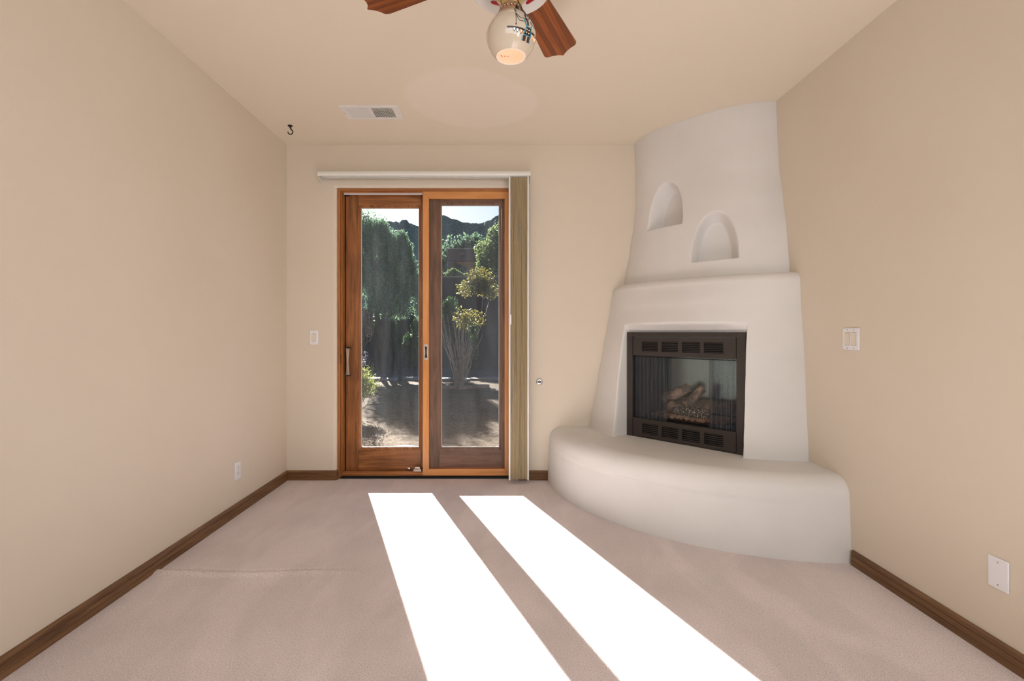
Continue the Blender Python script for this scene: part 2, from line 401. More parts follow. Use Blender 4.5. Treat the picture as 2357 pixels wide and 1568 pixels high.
w = MB(); w.box(OX0+.024, OX1-.024, 3.939, 4.127, OZ-.022, OZ-.001); w.box(OX0+.038, OX1-.038, 3.952, 3.962, OZ-.032, OZ-.022); w.box(OX0+.038, OX1-.038, 4.086, 4.127, OZ-.05, OZ-.022)
w.build('head_jamb', M['jamb_x'], dr, bevel=.002)
MB().box(OX0+.04, -.64, 3.985, 3.992, OZ-.040, OZ-.0225).build('weatherstrip', M['white'], dr, bevel=.001)
w = MB(); w.box(OX0+.034, OX1-.034, 3.955, 4.128, .020, .040); w.box(OX0+.034, -.634, 3.950, 3.976, .030, .052); w.box(OX0+.034, -.634, 3.962, 3.972, .05, .057)
w.build('sill', M['jamb_x'], dr, bevel=.003)
MB().box(OX0+.02, OX1-.03, 3.944, 4.10, .002, .020).build('threshold_gap', M['blackgap'], dr)  # black block stands in for the shaded gap under the sill

def panel(name, x0, x1, z0, z1, gx0, gx1, gz0, gz1, y0, y1, mv, mh, bead):
    """door leaf of two stiles, two rails, a bead round the pane and the pane; drawn as its own set"""
    e = bpy.data.objects.new(name, None); col.objects.link(e); e.parent = dr; e.empty_display_size = .05
    MB().box(x0, gx0-bead, y0, y1, z0, z1).build('stile', mv, e, bevel=.003)
    MB().box(gx1+bead, x1, y0, y1, z0, z1).build('stile', mv, e, bevel=.003)
    MB().box(gx0-bead+.0005, gx1+bead-.0005, y0+.001, y1, gz1+bead, z1).build('rail', mh, e, bevel=.0025)
    MB().box(gx0-bead+.0005, gx1+bead-.0005, y0+.001, y1, z0, gz0-bead).build('rail', mh, e, bevel=.0025)
    w = MB()   # stepped glazing bead, mitred
    prof = [(0, y0+.003), (-.35*bead, y0+.003), (-.45*bead, y0+.007), (-bead, y0+.013), (-bead, y1), (0, y1)]
    q = [(gx0-bead, gz0-bead, 1, 1), (gx1+bead, gz0-bead, -1, 1), (gx1+bead, gz1+bead, -1, -1), (gx0-bead, gz1+bead, 1, -1)]
    for (x, z, sx, sz) in q:
        for a, y in prof: w.v.append((x-sx*a, y, z-sz*a))
    k = len(prof)
    for i in range(4):
        for j in range(k):
            a, b = i*k+j, i*k+(j+1) % k; c, d = ((i+1) % 4)*k+(j+1) % k, ((i+1) % 4)*k+j; w.face(a, b, c, d)
    w.build('glazing_bead', mv, e)
    ym = (y0+y1)/2+.004
    w = MB(); w.box(gx0, gx0+.0045, ym-.004, ym-.001, gz0, gz1); w.box(gx1-.0045, gx1, ym-.004, ym-.001, gz0, gz1); w.box(gx0+.0045, gx1-.0045, ym-.004, ym-.001, gz0, gz0+.0045); w.box(gx0+.0045, gx1-.0045, ym-.004, ym-.001, gz1-.0045, gz1)
    w.build('glass_gasket', M['vinyl'], e)
    g = MB(); b = len(g.v); g.v += [(gx0, ym, gz0), (gx1, ym, gz0), (gx1, ym, gz1), (gx0, ym, gz1)]; g.face(0, 1, 2, 3)
    g.build('glass_pane', M['glass'], e)
    kids = list(e.children)
    return e
YL = 4.028; YF = 3.988
def X(px, Y): return (px-1150)/FPX*Y
def Z(py, Y): return CAMZ+(765-py)/FPX*Y
ld = panel('sliding_panel', X(796, YL), -.565, .041, Z(446, YL), X(830, YL), X(964, YL), Z(1031, YL), Z(478, YL), YL, YL+.044, M['door_z'], M['door_x'], .021)
fx = panel('fixed_panel', -.598, OX1-.03, .066, Z(459, YF), X(1015.5, YF), X(1149, YF), Z(1031, YF), Z(472, YF), YF, YF+.036, M['fixed_z'], M['fixed_x'], .018)
# screen frame: mitred, on the room side
YS = 3.948; sx0, sx1, sz0, sz1 = X(973, YS), OX1-.033, Z(1095, YS), Z(440.5, YS); sw = .051; tw = .060; rw = .052
scr = bpy.data.objects.new('screen_panel', None); col.objects.link(scr); scr.parent = dr
ax, bx_, az, bz = sx0+sw, X(1161.5, YS), sz0+sw+.003, sz1-tw
fr = {'stile_l': [(sx0, sz0), (ax, az), (ax, bz), (sx0, sz1)], 'stile_r': [(bx_, az), (sx1, sz0), (sx1, sz1), (bx_, bz)],
      'rail_t': [(sx0, sz1), (ax, bz), (bx_, bz), (sx1, sz1)], 'rail_b': [(sx0, sz0), (sx1, sz0), (bx_, az), (ax, az)]}
for k, q in fr.items():
    MB().poly_prism([(x, YS, z) for x, z in q], (0, 1, 0), .026).build(k.split('_')[0], M['screenwood_z' if k[0] == 's' else 'screenwood_x'], scr, bevel=.0015)
g = MB(); g.v += [(ax-.01, YS+.018, az-.01), (bx_+.01, YS+.018, az-.01), (bx_+.01, YS+.018, bz+.01), (ax-.01, YS+.018, bz+.01)]; g.face(0, 1, 2, 3)
g.build('insect_mesh', M['screen'], scr)
# recessed pull on the screen stile
px0, px1, pz0, pz1 = X(975.5, YS), X(986, YS), Z(829.5, YS), Z(792, YS)
w = MB(); cx = (px0+px1)/2; rr = (px1-px0)/2
out = [(cx+rr*math.cos(a), pz1-rr*.5+rr*.5*math.sin(a)) for a in [math.pi*i/10 for i in range(11)]] + [(cx-rr*math.cos(a), pz0+rr*.5-rr*.5*math.sin(a)) for a in [math.pi*i/10 for i in range(11)]]
w.poly_prism([(x, YS-.004, z) for x, z in out], (0, 1, 0), .0045)
pl = w.build('recessed_pull', M['nickel'], scr, bevel=.001)
w = MB(); hz = (pz0+pz1)/2
for s_, y_ in ((1, YS-.0055),):
    inn = []
    for i in range(21):
        a = i/20; zz = pz1-.022-(pz1-pz0-.044)*a; wd = rr*.30*(1+1.0*abs(2*a-1)**2); inn.append((cx+wd, zz))
    inn += [(2*cx-x, z) for x, z in reversed(inn)]
    w.poly_prism([(x, y_, z) for x, z in inn], (0, 1, 0), .002)
w.build('recess', M['slot'], pl)
w = MB(); w.lathe([(0, .009), (.006, .007), (.007, 0)], (cx, YS-.003, pz0+.014), 16, 'y'); w.lathe([(0, .009), (.006, .007), (.007, 0)], (cx, YS-.003, pz1-.014), 16, 'y'); w.build('screw', M['nickel'], pl, smooth=True)

# pull handle on the sliding panel: flared at both ends, bowed
w = MB(); hx = X(798, 3.97); zt, zb = Z(801, 3.985), Z(865, 3.985); N = 16
for i in range(N+1):
    a = i/N; z = zt+(zb-zt)*a; e = abs(2*a-1)**2.0; wd = .0085+.0085*e; y = 3.994-.016*(1-e); cxx = hx+.004*(1-e); th = .006
    w.v += [(cxx-wd, y, z), (cxx+wd, y, z), (cxx+wd, y+th, z), (cxx-wd, y+th, z)]
for i in range(N):
    for j in range(4): a, b = i*4+j, i*4+(j+1) % 4; w.face(a, a+4, b+4, b)
w.face(0, 1, 2, 3); w.face(N*4+3, N*4+2, N*4+1, N*4)
hd = w.build('pull_handle', M['nickel'], ld, bevel=.002)
for z in (zt, zb): MB().box(hx-.012, hx+.016, 3.992, YL, z-.006, z+.006).build('handle_mount', M['iron'], hd, bevel=.002)
MB().box(OX0+.0245, OX0+.0285, 3.9475, 3.951, Z(838, 3.95), Z(815, 3.95)).build('strike_plate', M['slot'], dr, bevel=.0005)
# foot bolt lock and keyhole at the bottom of the sliding panel
xk, zk = X(941, YL), Z(1079.5, YL)
MB().lathe([(0, .012), (.011, .011), (.0155, .008), (.0165, 0)], (xk, YL, zk), 24, 'y').build('key_cylinder', M['nickel'], ld, smooth=True)
x0, x1 = X(952.5, 3.99), X(971, 3.99)
w = MB(); w.box(x0, x1, 3.955, 4.028, .0525, .0755); 
lk = w.build('foot_lock', M['nickel'], ld, bevel=.003)
w = MB(); w.poly_prism([(x0+.006, 3.965, .075), (x1-.008, 3.965, .075), (x1-.014, 3.965, .094), (x0+.014, 3.965, .094)], (0, 1, 0), .03); w.build('lock_body', M['nickel'], lk, bevel=.003)
MB().box(X(794, 4.02), X(804, 4.02), 4.010, YL, Z(451.5, 4.02), Z(444.5, 4.02)).build('door_stop_block', M['blackgap'], ld, bevel=.001)
kids_world(dr)

# ------------------------------------------------------------ corner fireplace
CXX, CYY = XR, YB
def interp(T, x):
    if x <= T[0][0]: return list(T[0][1:])
    for a, b in zip(T, T[1:]):
        if x <= b[0]:
            f = (x-a[0])/(b[0]-a[0]); f = f*f*(3-2*f)*.35+f*.65
            return [a[i]+(b[i]-a[i])*f for i in range(1, len(a))]
    return list(T[-1][1:])
def sst(x): x = max(0, min(1, x)); return x*x*(3-2*x)
def surf(th, db, dr_, k):
    r = (db*math.cos(th)**2+dr_*math.sin(th)**2)*(1-k*math.sin(2*th)**2)
    return r
fp = empty('corner_fireplace', (1.25, 3.3, 0), 'white plastered beehive corner fireplace with curved hearth bench and two arched niches', 'fireplace')
NT_ = 340
ths = [R(90)*i/NT_ for i in range(NT_+1)]
def grid(rows, func, name, cull=None):
    """rows: list of profile parameters; func(th,row)->(Vector, inside)"""
    vs = []; ins = []
    for r in rows:
        for th in ths:
            p, q = func(th, r); vs.append(p); ins.append(q)
    n = len(ths); fs = []
    for j in range(len(rows)-1):
        for i in range(n-1):
            q = (j*n+i, j*n+i+1, (j+1)*n+i+1, (j+1)*n+i)
            if not all(ins[a] for a in q): fs.append(q)
    me = bpy.data.meshes.new(name); me.from_pydata([tuple(v) for v in vs], [], fs)
    bm = bmesh.new(); bm.from_mesh(me); bmesh.ops.delete(bm, geom=[v for v in bm.verts if not v.link_faces], context='VERTS'); bm.to_mesh(me); bm.free()
    me.shade_smooth(); return link(name, me, M['plaster'], fp)
def pos(th, r, z): return Vector((CXX-r*math.cos(th), CYY-r*math.sin(th), z))
def wob(p): return .004*noise.noise(p*2.3)+.0012*noise.noise(p*9)
# hearth bench
HT = [(0, 1.446, 1.417), (.12, 1.446, 1.416), (.25, 1.441, 1.410), (.34, 1.433, 1.404)]
hrows = [(z,)+tuple(interp(HT, z)) for z in [.34*i/24 for i in range(25)]]
rv = .10
for i in range(1, 19):
    a = math.pi/2*i/18; e = rv*(1-math.cos(a)); hrows.append((.34+rv*math.sin(a), 1.433-e*1.0, 1.404-e*1.0))
for f in [.1*i for i in range(1, 11)]: hrows.append((.44+.003*f, 1.333-.53*f, 1.304-.53*f))
def hf(th, row):
    z, db, d2 = row; r = surf(th, db, d2, .002+.010*(z < .3)); p = pos(th, r, z); return pos(th, r+wob(p)*1.2, z+(wob(p)*.6 if z > .4 else 0)), False
grid(hrows, hf, 'hearth_bench')
# lower surround with the firebox opening
IO = Vector((.958, 3.58, 0)); IU = Vector((.6815, -.732, 0)); IN = Vector((-.732, -.6815, 0)); IW, IT, IB = .8335, 1.2105, .438
BT = [(.40, 1.108, 1.074, .03), (.8, 1.040, 1.048, .02), (1.10, .990, 1.030, .010), (1.25, .962, 1.012, .02), (1.40, .934, .998, .055), (1.53, .912, .990, .085)]
brows = []
nz = 230
for i in range(nz+1):
    z = .40+(1.53-.40)*i/nz; brows.append((z,)+tuple(interp(BT, z)))
for i in range(1, 15):
    a = math.pi/2*i/14; e = .06*(1-math.cos(a)); brows.append((1.53+.055*math.sin(a), .912-e, .990-e, .085))
for f in (.25, .5, .75, 1): brows.append((1.585+.002*f, .852-.12*f, .930-.12*f, .085))
def bf(th, row):
    z, db, d2, k = row; r = surf(th, db, d2, k); p = pos(th, r, z); p = pos(th, r+wob(p), z)
    q = p-IO; u = q.dot(IU); nn = q.dot(IN)
    wl_, wr_, wt_ = .040, .014, .070
    if z > .9: wl_ = .04-(.014*(z-.9)/.3)
    s = min((u+wl_)/wl_, (IW+wr_-u)/wr_, (IT+wt_-z)/wt_)
    if s <= 0: return p, False
    t_ = sst(s)**1.0; tgt = -.02
    n2 = nn+(tgt-nn)*t_
    return p+IN*(n2-nn), s > 1.6
grid(brows, bf, 'firebox_surround')
# chimney breast with two arched niches
CT = [(1.55, .828, .886), (1.61, .817, .881), (1.89, .77, .849), (2.08, .74, .814), (2.3, .726, .768), (2.5, .728, .75), (2.75, .736, .739)]
NICHE = [(R(30.2), 1.997, .325, .150), (R(60.4), 1.702, .325, .148)]
def niche(th, z, r):
    best = 0
    for c, zb, hh, hw in NICHE:
        h = z-zb; x = (th-c)*r
        if h < -.02 or h > hh+.05: continue
        hcl = max(0, min(1, h/hh)); wd = hw*math.sqrt(max(0, 1-hcl**1.75))
        side = (1-(x/hw)**2-(max(0, h)/hh)**2.1)*hw*.85
        top = sst((side+.014)/.060)
        bot = sst((h+.006)/.014)
        best = max(best, min(top, bot) if h < .04 else top*1.0)
    return best
cro = [1.56+(H-.0005-1.56)*i/260 for i in range(261)]
def cf(th, z):
    db, d2 = interp(CT, z); r = surf(th, db, d2, .085); p = pos(th, r, z)
    return pos(th, r+wob(p)*.8-.115*niche(th, z, r), z), False
grid(cro, cf, 'chimney_breast')
kids_world(fp)

# ------------------------------------------------------------ firebox insert, in its own frame (x along, -y out, z up)
ins = empty('fireplace_insert', (IO.x, IO.y, 0), 'black metal gas firebox insert with louvered panels set in the white corner fireplace', 'fireplace insert', math.atan2(IU.y, IU.x))
W_, T_, B_ = IW, IT, IB
w = MB(); f = .046
w.box(0, f, -.006, .02, B_, T_); w.box(W_-f-.004, W_+.004, -.006, .02, B_, T_); w.box(f, W_-f-.004, -.006, .02, T_-.033, T_); w.box(f, W_-f-.004, -.006, .02, B_, B_+.012)
w.build('outer_frame', M['hearthblack'], ins, bevel=.0012)
def louvre_panel(name, z0, z1, g0, g1, ns):
    x0, x1 = f+.004, W_-f-.008; w = MB()
    gx = [(.1226, .2484), (.2757, .3987), (.4255, .5512), (.5766, .702)]
    y0, y1 = -.004, 0.002
    w.box(x0, x1, y0, y1, g1, z1); w.box(x0, x1, y0, y1, z0, g0)
    e = [x0]+[q for p in gx for q in p]+[x1]
    for i in range(0, len(e), 2): w.box(e[i], e[i+1], y0, y1, g0, g1)
    p = w.build(name, M['hearthblack'], ins)
    for a, b in gx:
        st = (g1-g0)/ns
        for i in range(ns):
            zc = g0+st*(i+.5)
            m = Matrix.Translation((0, .001, zc)) @ Matrix.Rotation(R(-12), 4, 'X')
            MB().box(a, b, -.004, .003, -.0020, .0020, m).build('louvre_slat', M['hearthblack'], p)
    MB().box(x0, x1, .02, .024, z0, z1).build('louvre_backing', M['hearthdark'], p)
louvre_panel('upper_louvre_panel', T_-.171, T_-.037, T_-.138, T_-.067, 6)
louvre_panel('lower_louvre_panel', B_+.014, B_+.142, B_+.035, B_+.112, 6)
# firebox interior
gz0, gz1 = B_+.142, T_-.171
w = MB(); D = .40
def q4(w, *p): b = len(w.v); w.v += p; w.face(b, b+1, b+2, b+3)
q4(w, (f, .03, gz0), (f+.07, D, gz0), (f+.07, D, gz1+.05), (f, .03, gz1+.05)); q4(w, (W_-f, .03, gz0), (W_-f, .03, gz1+.05), (W_-f-.07, D, gz1+.05), (W_-f-.07, D, gz0))
q4(w, (f, .03, gz1+.05), (f+.07, D, gz1+.05), (W_-f-.07, D, gz1+.05), (W_-f, .03, gz1+.05)); q4(w, (f, .03, gz0), (W_-f, .03, gz0), (W_-f-.07, D, gz0), (f+.07, D, gz0))
w.build('firebox_lining', M['hearthdark'], ins)
bk = MB(); q4(bk, (f+.07, D, gz0), (W_-f-.07, D, gz0), (W_-f-.07, D, gz1+.05), (f+.07, D, gz1+.05)); bk.build('back_panel', plain('blue_reflection_metal', (188, 224, 236), .2, .95, .8), ins)  # bluish metallic tint paints in the reflection of the firebox glass
g = MB(); q4(g, (f, .040, gz0), (W_-f, .040, gz0), (W_-f, .040, gz1), (f, .040, gz1)); g.build('glass_front', M['fireglass'], ins)
MB().box(f, W_-f, .012, .02, gz1-.012, gz1-.006).build('curtain_rod', M['hearthdark'], ins)
def curtain(u0, u1, zb):
    n = 90; me = bpy.data.meshes.new('mesh_curtain'); vs = []; fs = []; uv = []; L = (u1-u0)*1.35
    nf = (u1-u0)/.030
    for j in range(2):
        for i in range(n+1):
            a = i/n; vs.append((u0+(u1-u0)*a, .020+.009*math.sin(2*math.pi*nf*a+.8*math.sin(5*a)), gz1 if j else zb+.004*math.sin(a*9))); uv.append((L*a, (gz1 if j else zb)))
    for i in range(n): fs.append((i, i+1, n+2+i, n+1+i))
    me.from_pydata(vs, [], fs); l = me.uv_layers.new(name='UVMap')
    for lp in me.loops: l.data[lp.index].uv = uv[lp.vertex_index]
    me.shade_smooth(); link('mesh_curtain', me, M['curtain'], ins)
curtain(f+.003, .315, gz0-.02); curtain(.600, W_-f-.003, gz0-.02)

# ceramic logs and ember bed
t = NT('ceramic_log'); v = t.coord(); a_ = t.noise(v, 14, 5, .7); b_ = t.noise(t.coord((60, 60, 12)), 1, 4, .6)
t.base(t.mix(t.ramp(a_, [(.42, (0, 0, 0, 1)), (.56, (1, 1, 1, 1))]), t.ramp(b_, [(.3, srgb((122, 98, 84))), (.7, srgb((190, 164, 144)))]), srgb((98, 90, 86)))); t.bump(b_, .8, .01); M['log'] = t.set(.9, 0, .2)
t = NT('charred_log'); w_ = t.new('ShaderNodeTexVoronoi', Scale=120.0); t.l.new(t.coord((1, 1, .8)), w_.inputs['Vector'])
t.base(t.ramp(w_.outputs['Distance'], [(.3, srgb((52, 48, 47))), (.62, srgb((52, 48, 48))), (.72, srgb((170, 166, 158)))])); t.bump(w_.outputs['Distance'], 1, .01); M['char'] = t.set(.85, 0, .3)
IM = Matrix.LocRotScale(ins.location, ins.rotation_euler, None)
def log(name, pts, rad, mat, label, seed, cat='log'):
    w = MB(); pts = [Vector(p) for p in pts]; N = 22; n = 20; random.seed(seed)
    full = []; rr = []
    for i in range(N+1):
        a = i/N*(len(pts)-1); k = min(int(a), len(pts)-2); fz = a-k
        full.append(pts[k].lerp(pts[k+1], fz)); rr.append(rad[k]+(rad[k+1]-rad[k])*fz)
    full = [full[0]+(full[0]-full[1])*.15]+full+[full[-1]+(full[-1]-full[-2])*.15]; rr = [rr[0]*.55]+rr+[rr[-1]*.6]
    w.tube([IM @ p for p in full], rr, n)
    c = sum((Vector(v) for v in w.v), Vector())/len(w.v)
    vs = []
    for v in w.v:
        v = Vector(v); nz_ = noise.noise(v*38+Vector((seed, 0, 0)))*.006+noise.noise(v*14+Vector((0, seed, 0)))*.008
        vs.append(tuple(v+(v-c).normalized()*nz_))
    w.v = vs; o = w.build(name, mat, None, smooth=True, angle=70)
    tag(o, label, cat); return o
zf = gz0+.018
fb = MB().box(.13, .70, .075, .36, gz0+.002, zf+.004); o = fb.build('burner_tray', M['hearthdark'], ins, bevel=.004)
log('ceramic_log', [(.17, .30, zf+.072), (.66, .33, zf+.075)], [.050, .048], M['log'], 'long brown ceramic log lying across the back of the firebox', 3)
log('ceramic_log', [(.24, .20, zf+.062), (.36, .17, zf+.045)], [.046, .038], M['log'], 'short reddish ceramic log end at the left front of the firebox', 5)
log('ceramic_log', [(.17, .205, zf+.120), (.255, .24, zf+.150), (.335, .30, zf+.205)], [.032, .040, .034], M['log'], 'grey tan ceramic log slanting upward over the left of the fire', 11)
log('ceramic_log', [(.385, .150, zf+.092), (.405, .20, zf+.135), (.445, .27, zf+.205)], [.040, .025, .030], M['log'], 'pinkish ceramic branch with knotted foot standing up in the middle of the fire', 17)
log('charred_log', [(.30, .135, zf+.045), (.42, .115, zf+.058), (.56, .125, zf+.050)], [.026, .038, .032], M['char'], 'black and white charred log lying at the front of the fire', 23)
log('ceramic_log', [(.57, .22, zf+.085), (.66, .26, zf+.10)], [.040, .044], M['log'], 'thick brown ceramic log end behind the right mesh curtain', 29)
# ember bed: stuff
w = MB(); random.seed(4)
for i in range(900):
    x = random.uniform(.16, .68); y = random.uniform(.068, .34); s = random.uniform(.005, .011); z = zf+.006+random.uniform(0, .008)
    m = IM @ Matrix.Translation((x, y, z)) @ Matrix.Rotation(random.uniform(0, 6), 4, Vector((random.random(), random.random(), random.random())).normalized())
    w.box(-s, s, -s*.8, s*.8, -s*.6, s*.6, m)
tag(w.build('ember_bed', plain('rust_brown_embers', (150, 116, 96), .9, nz=.3, sc=30)), 'bed of crumbly brown embers under the ceramic logs', 'embers', kind='stuff')

# ------------------------------------------------------------ valance and folded shade beside the door
va = empty('shade_valance', (-.6, YB, 2.45), 'white rounded valance mounted over the wooden sliding door', 'valance')
prof = [(YB-.002, 2.499), (3.822, 2.499), (3.806, 2.492), (3.800, 2.478), (3.801, 2.466), (3.806, 2.457), (3.812, 2.457), (3.809, 2.467), (3.808, 2.478), (3.812, 2.486), (3.824, 2.491), (YB-.002, 2.491)]
w = MB(); vx0, vx1 = X(731, 3.81), X(1221, 3.81); k = len(prof)
for xx in (vx0+.004, vx1-.004):
    for y, z in prof: w.v.append((xx, y, z))
for j in range(k): w.face(j, (j+1) % k, k+(j+1) % k, k+j)
w.face(*range(k-1, -1, -1)); w.face(*range(k, 2*k)); w.build('fascia', M['vinyl'], va, smooth=True, angle=30)
for xa in (vx0, vx1-.005):
    pr = [(YB-.002, 2.500), (3.820, 2.500), (3.803, 2.492), (3.799, 2.478), (3.804, 2.458), (3.83, 2.446), (3.87, 2.430), (YB-.002, 2.425)]
    MB().poly_prism([(xa, y, z) for y, z in pr], (1, 0, 0), .005).build('end_cap', M['vinyl'], va, bevel=.001)
MB().box(vx0+.03, vx1-.01, 3.815, 3.862, 2.450, 2.486).build('headrail', plain('grey_rail', (204, 208, 206), .4), va, bevel=.003)
kids_world(va)

sh = empty('folding_shade', (.15, 3.83, .035), 'woven brown shade folded into a narrow stack at the right edge of the door', 'shade')
bx0, bx1, bz0, bz1 = X(1171, 3.80), X(1217.5, 3.80), .036, 2.449
MB().box(bx0, bx0+.014, 3.797, 3.865, bz0-.004, bz1).build('lead_rail', M['vinyl'], sh, bevel=.003)
MB().box(bx1-.013, bx1, 3.797, 3.865, bz0-.004, bz1).build('end_rail', M['vinyl'], sh, bevel=.003)
np_ = 13; x0, x1 = bx0+.0145, bx1-.0135
for i in range(np_):
    a = x0+(x1-x0)*i/np_; b = x0+(x1-x0)*(i+1)/np_; yo = 3.802+random.uniform(-.002, .003)
    pr = [(a+.0004, 3.86), (a+.0006, yo+.004), ((a+b)/2, yo), (b-.0006, yo+.004), (b-.0004, 3.86)]
    MB().poly_prism([(x, y, bz0+.002) for x, y in pr], (0, 0, 1), bz1-bz0-.004).build('pleat', M['shade'], sh)
w = MB(); hz0, hz1 = Z(749, 3.795), Z(722, 3.795)
out = [(bx0+.004, hz0), (bx0+.012, hz0), (bx0+.022, hz0+.012), (bx0+.022, hz1-.012), (bx0+.012, hz1), (bx0+.004, hz1)]
w.poly_prism([(x, 3.788, z) for x, z in out], (0, 1, 0), .011); w.build('grip', M['white'], sh, bevel=.003)
kids_world(sh)

# ------------------------------------------------------------ wall plates: face points to -y in local space
def plate(name, loc, rz, w_, h_, gangs, label, cat, kind):
    e = empty(name, loc, label, cat, rz)
    MB().box(-w_/2, w_/2, -.006, 0, -h_/2, h_/2).build('cover_plate', M['white'], e, bevel=.0025)
    if kind == 'rocker':
        for g in gangs:
            r = MB().box(g-.0175, g+.0175, -.0065, -.0055, -.0345, .0345).build('rocker_bezel', plain('bezel_grey', (176, 170, 160), .5), e)
            w = MB(); w.v += [(g-.0155, -.0066, -.032), (g+.0155, -.0066, -.032), (g+.0155, -.0085, 0), (g-.0155, -.0085, 0), (g+.0155, -.0115, .032), (g-.0155, -.0115, .032), (g-.0155, -.004, -.032), (g+.0155, -.004, -.032), (g+.0155, -.004, .032), (g-.0155, -.004, .032)]
            for q in ((0, 1, 2, 3), (3, 2, 4, 5), (5, 4, 8, 9), (6, 7, 1, 0), (0, 3, 5, 9, 6), (1, 7, 8, 4, 2)): w.face(*q)
            w.build('rocker', M['ivory'], e)
            for z in (-.048, .048): MB().lathe([(0, .0015), (.003, .001), (.0033, 0)], (g, -.006, z), 12, 'y').build('screw', M['nickel'], e)
    if kind == 'outlet':
        for z in (-.0195, .0195):
            w = MB(); out = [(.017*math.cos(a), z+max(-.0135, min(.0135, .0175*math.sin(a)))) for a in [2*math.pi*i/28 for i in range(28)]]
            w.poly_prism([(x, -.008, zz) for x, zz in out], (0, 1, 0), .003); s = w.build('receptacle', M['white'], e)
            MB().box(-.0075, -.0055, -.0084, -.0076, z+.000, z+.009).build('slot', M['slot'], s)
            MB().box(.0055, .0075, -.0084, -.0076, z+.001, z+.008).build('slot', M['slot'], s)
            MB().lathe([(0, .0005), (.0028, .0003), (.0028, 0)], (0, -.0078, z-.007), 10, 'y').build('slot', M['slot'], s)
        MB().lathe([(0, .0015), (.003, .001), (.0033, 0)], (0, -.006, 0), 12, 'y').build('screw', M['nickel'], e)
    if kind == 'blank':
        for z in (-.0415, .0415): MB().lathe([(0, .0015), (.003, .001), (.0033, 0)], (0, -.006, z), 12, 'y').build('screw', M['nickel'], e)
    return e
plate('light_switch', (X(723, YB), YB-.0005, Z(777, YB)), 0, .0715, .115, [0], 'single white rocker switch on the wall left of the sliding door', 'light switch', 'rocker')
plate('light_switch', (XR-.0005, 2.497, Z(780.5, 2.497)), R(-90), .116, .115, [-.023, .023], 'double white rocker switch on the right wall beside the fireplace', 'light switch', 'rocker')
plate('wall_outlet', (XL+.0005, 3.174, .292), R(90), .070, .115, [0], 'white power outlet low on the left wall above the baseboard', 'outlet', 'outlet')
plate('blank_plate', (XR-.0005, 1.759, .321), R(-90), .072, .115, [0], 'blank white cover plate low on the right wall', 'wall plate', 'blank')
# gas key valve
gv = empty('gas_valve', (X(1241.5, YB), YB-.0005, Z(879, YB)), 'round chrome gas key valve on the wall left of the fireplace', 'gas valve')
MB().lathe([(.0, .001), (.010, .001), (.011, .009), (.018, .010), (.0245, .006), (.027, 0)], (0, 0, 0), 32, 'y').build('escutcheon', M['chrome'], gv, smooth=True, angle=40)
MB().lathe([(0, .006), (.0095, .006), (.0098, .0015)], (0, 0, 0), 20, 'y').build('valve_socket', M['slot'], gv)
MB().box(-.0035, .0035, -.014, -.002, -.0035, .0035).build('valve_stem', M['chrome'], gv, bevel=.0008)

# ------------------------------------------------------------ ceiling vent and hook
ve = empty('ceiling_vent', (-.891, 3.333, H), 'white rectangular ceiling register with louvers above the sliding door', 'vent')
VX, VY = .202, .099; fw = .026
w = MB(); z0, z1 = -.009, -.0005
w.box(-VX, VX, -VY, -VY+fw, z0, z1); w.box(-VX, VX, VY-fw, VY, z0, z1); w.box(-VX, -VX+.045, -VY+fw, VY-fw, z0, z1); w.box(VX-.045, VX, -VY+fw, VY-fw, z0, z1); w.box(-.008, .008, -VY+fw, VY-fw, z0, z1)
w.build('register_frame', M['ventwhite'], ve, bevel=.002)
MB().box(-VX+.03, VX-.03, -VY+.01, VY-.01, -.0025, -.0006).build('duct_opening', M['duct'], ve)
for s in (-1, 1):
    n = 13
    for i in range(n):
        c = s*(.008+(VX-.045-.008)*(i+.5)/n)
        m = Matrix.Translation((c, 0, -.0065)) @ Matrix.Rotation(R(-36 if s < 0 else 36), 4, 'Y')
        MB().box(-.0060, .0060, -VY+fw, VY-fw, -.0006, .0006, m).build('vent_slat', M['ventwhite'], ve)
for i in range(4): MB().box(.010, VX-.047, -VY+.036+.011*i, -VY+.0385+.011*i, -.0042, -.0028).build('damper_blade', M['ventwhite'], ve)
for x in (-VX+.012, VX-.012): MB().lathe([(.0035, -.0005), (.003, -.0015), (0, -.0018)], (x, 0, -.009), 10).build('screw', M['nickel'], ve)
hk = empty('ceiling_hook', (-1.558, 3.554, H), 'small black iron plant hook in the ceiling near the left corner', 'hook')
MB().lathe([(.0165, -.0002), (.0175, -.004), (.012, -.0075), (.006, -.010), (.005, -.016), (0, -.017)], (0, 0, 0), 20).build('hook_base', M['iron'], hk, smooth=True)
pts = [(0, 0, -.012), (.004, 0, -.022)]
for i in range(15):
    a = R(60-i*17.5); pts.append((.002+.0185*math.cos(a)-.0, 0, -.048+.0175*math.sin(a)))
w = MB(); w.tube(pts, [.0045]*3+[.0038]*(len(pts)-4)+[.003], 10); w.build('hook_arm', M['iron'], hk, smooth=True, angle=60)

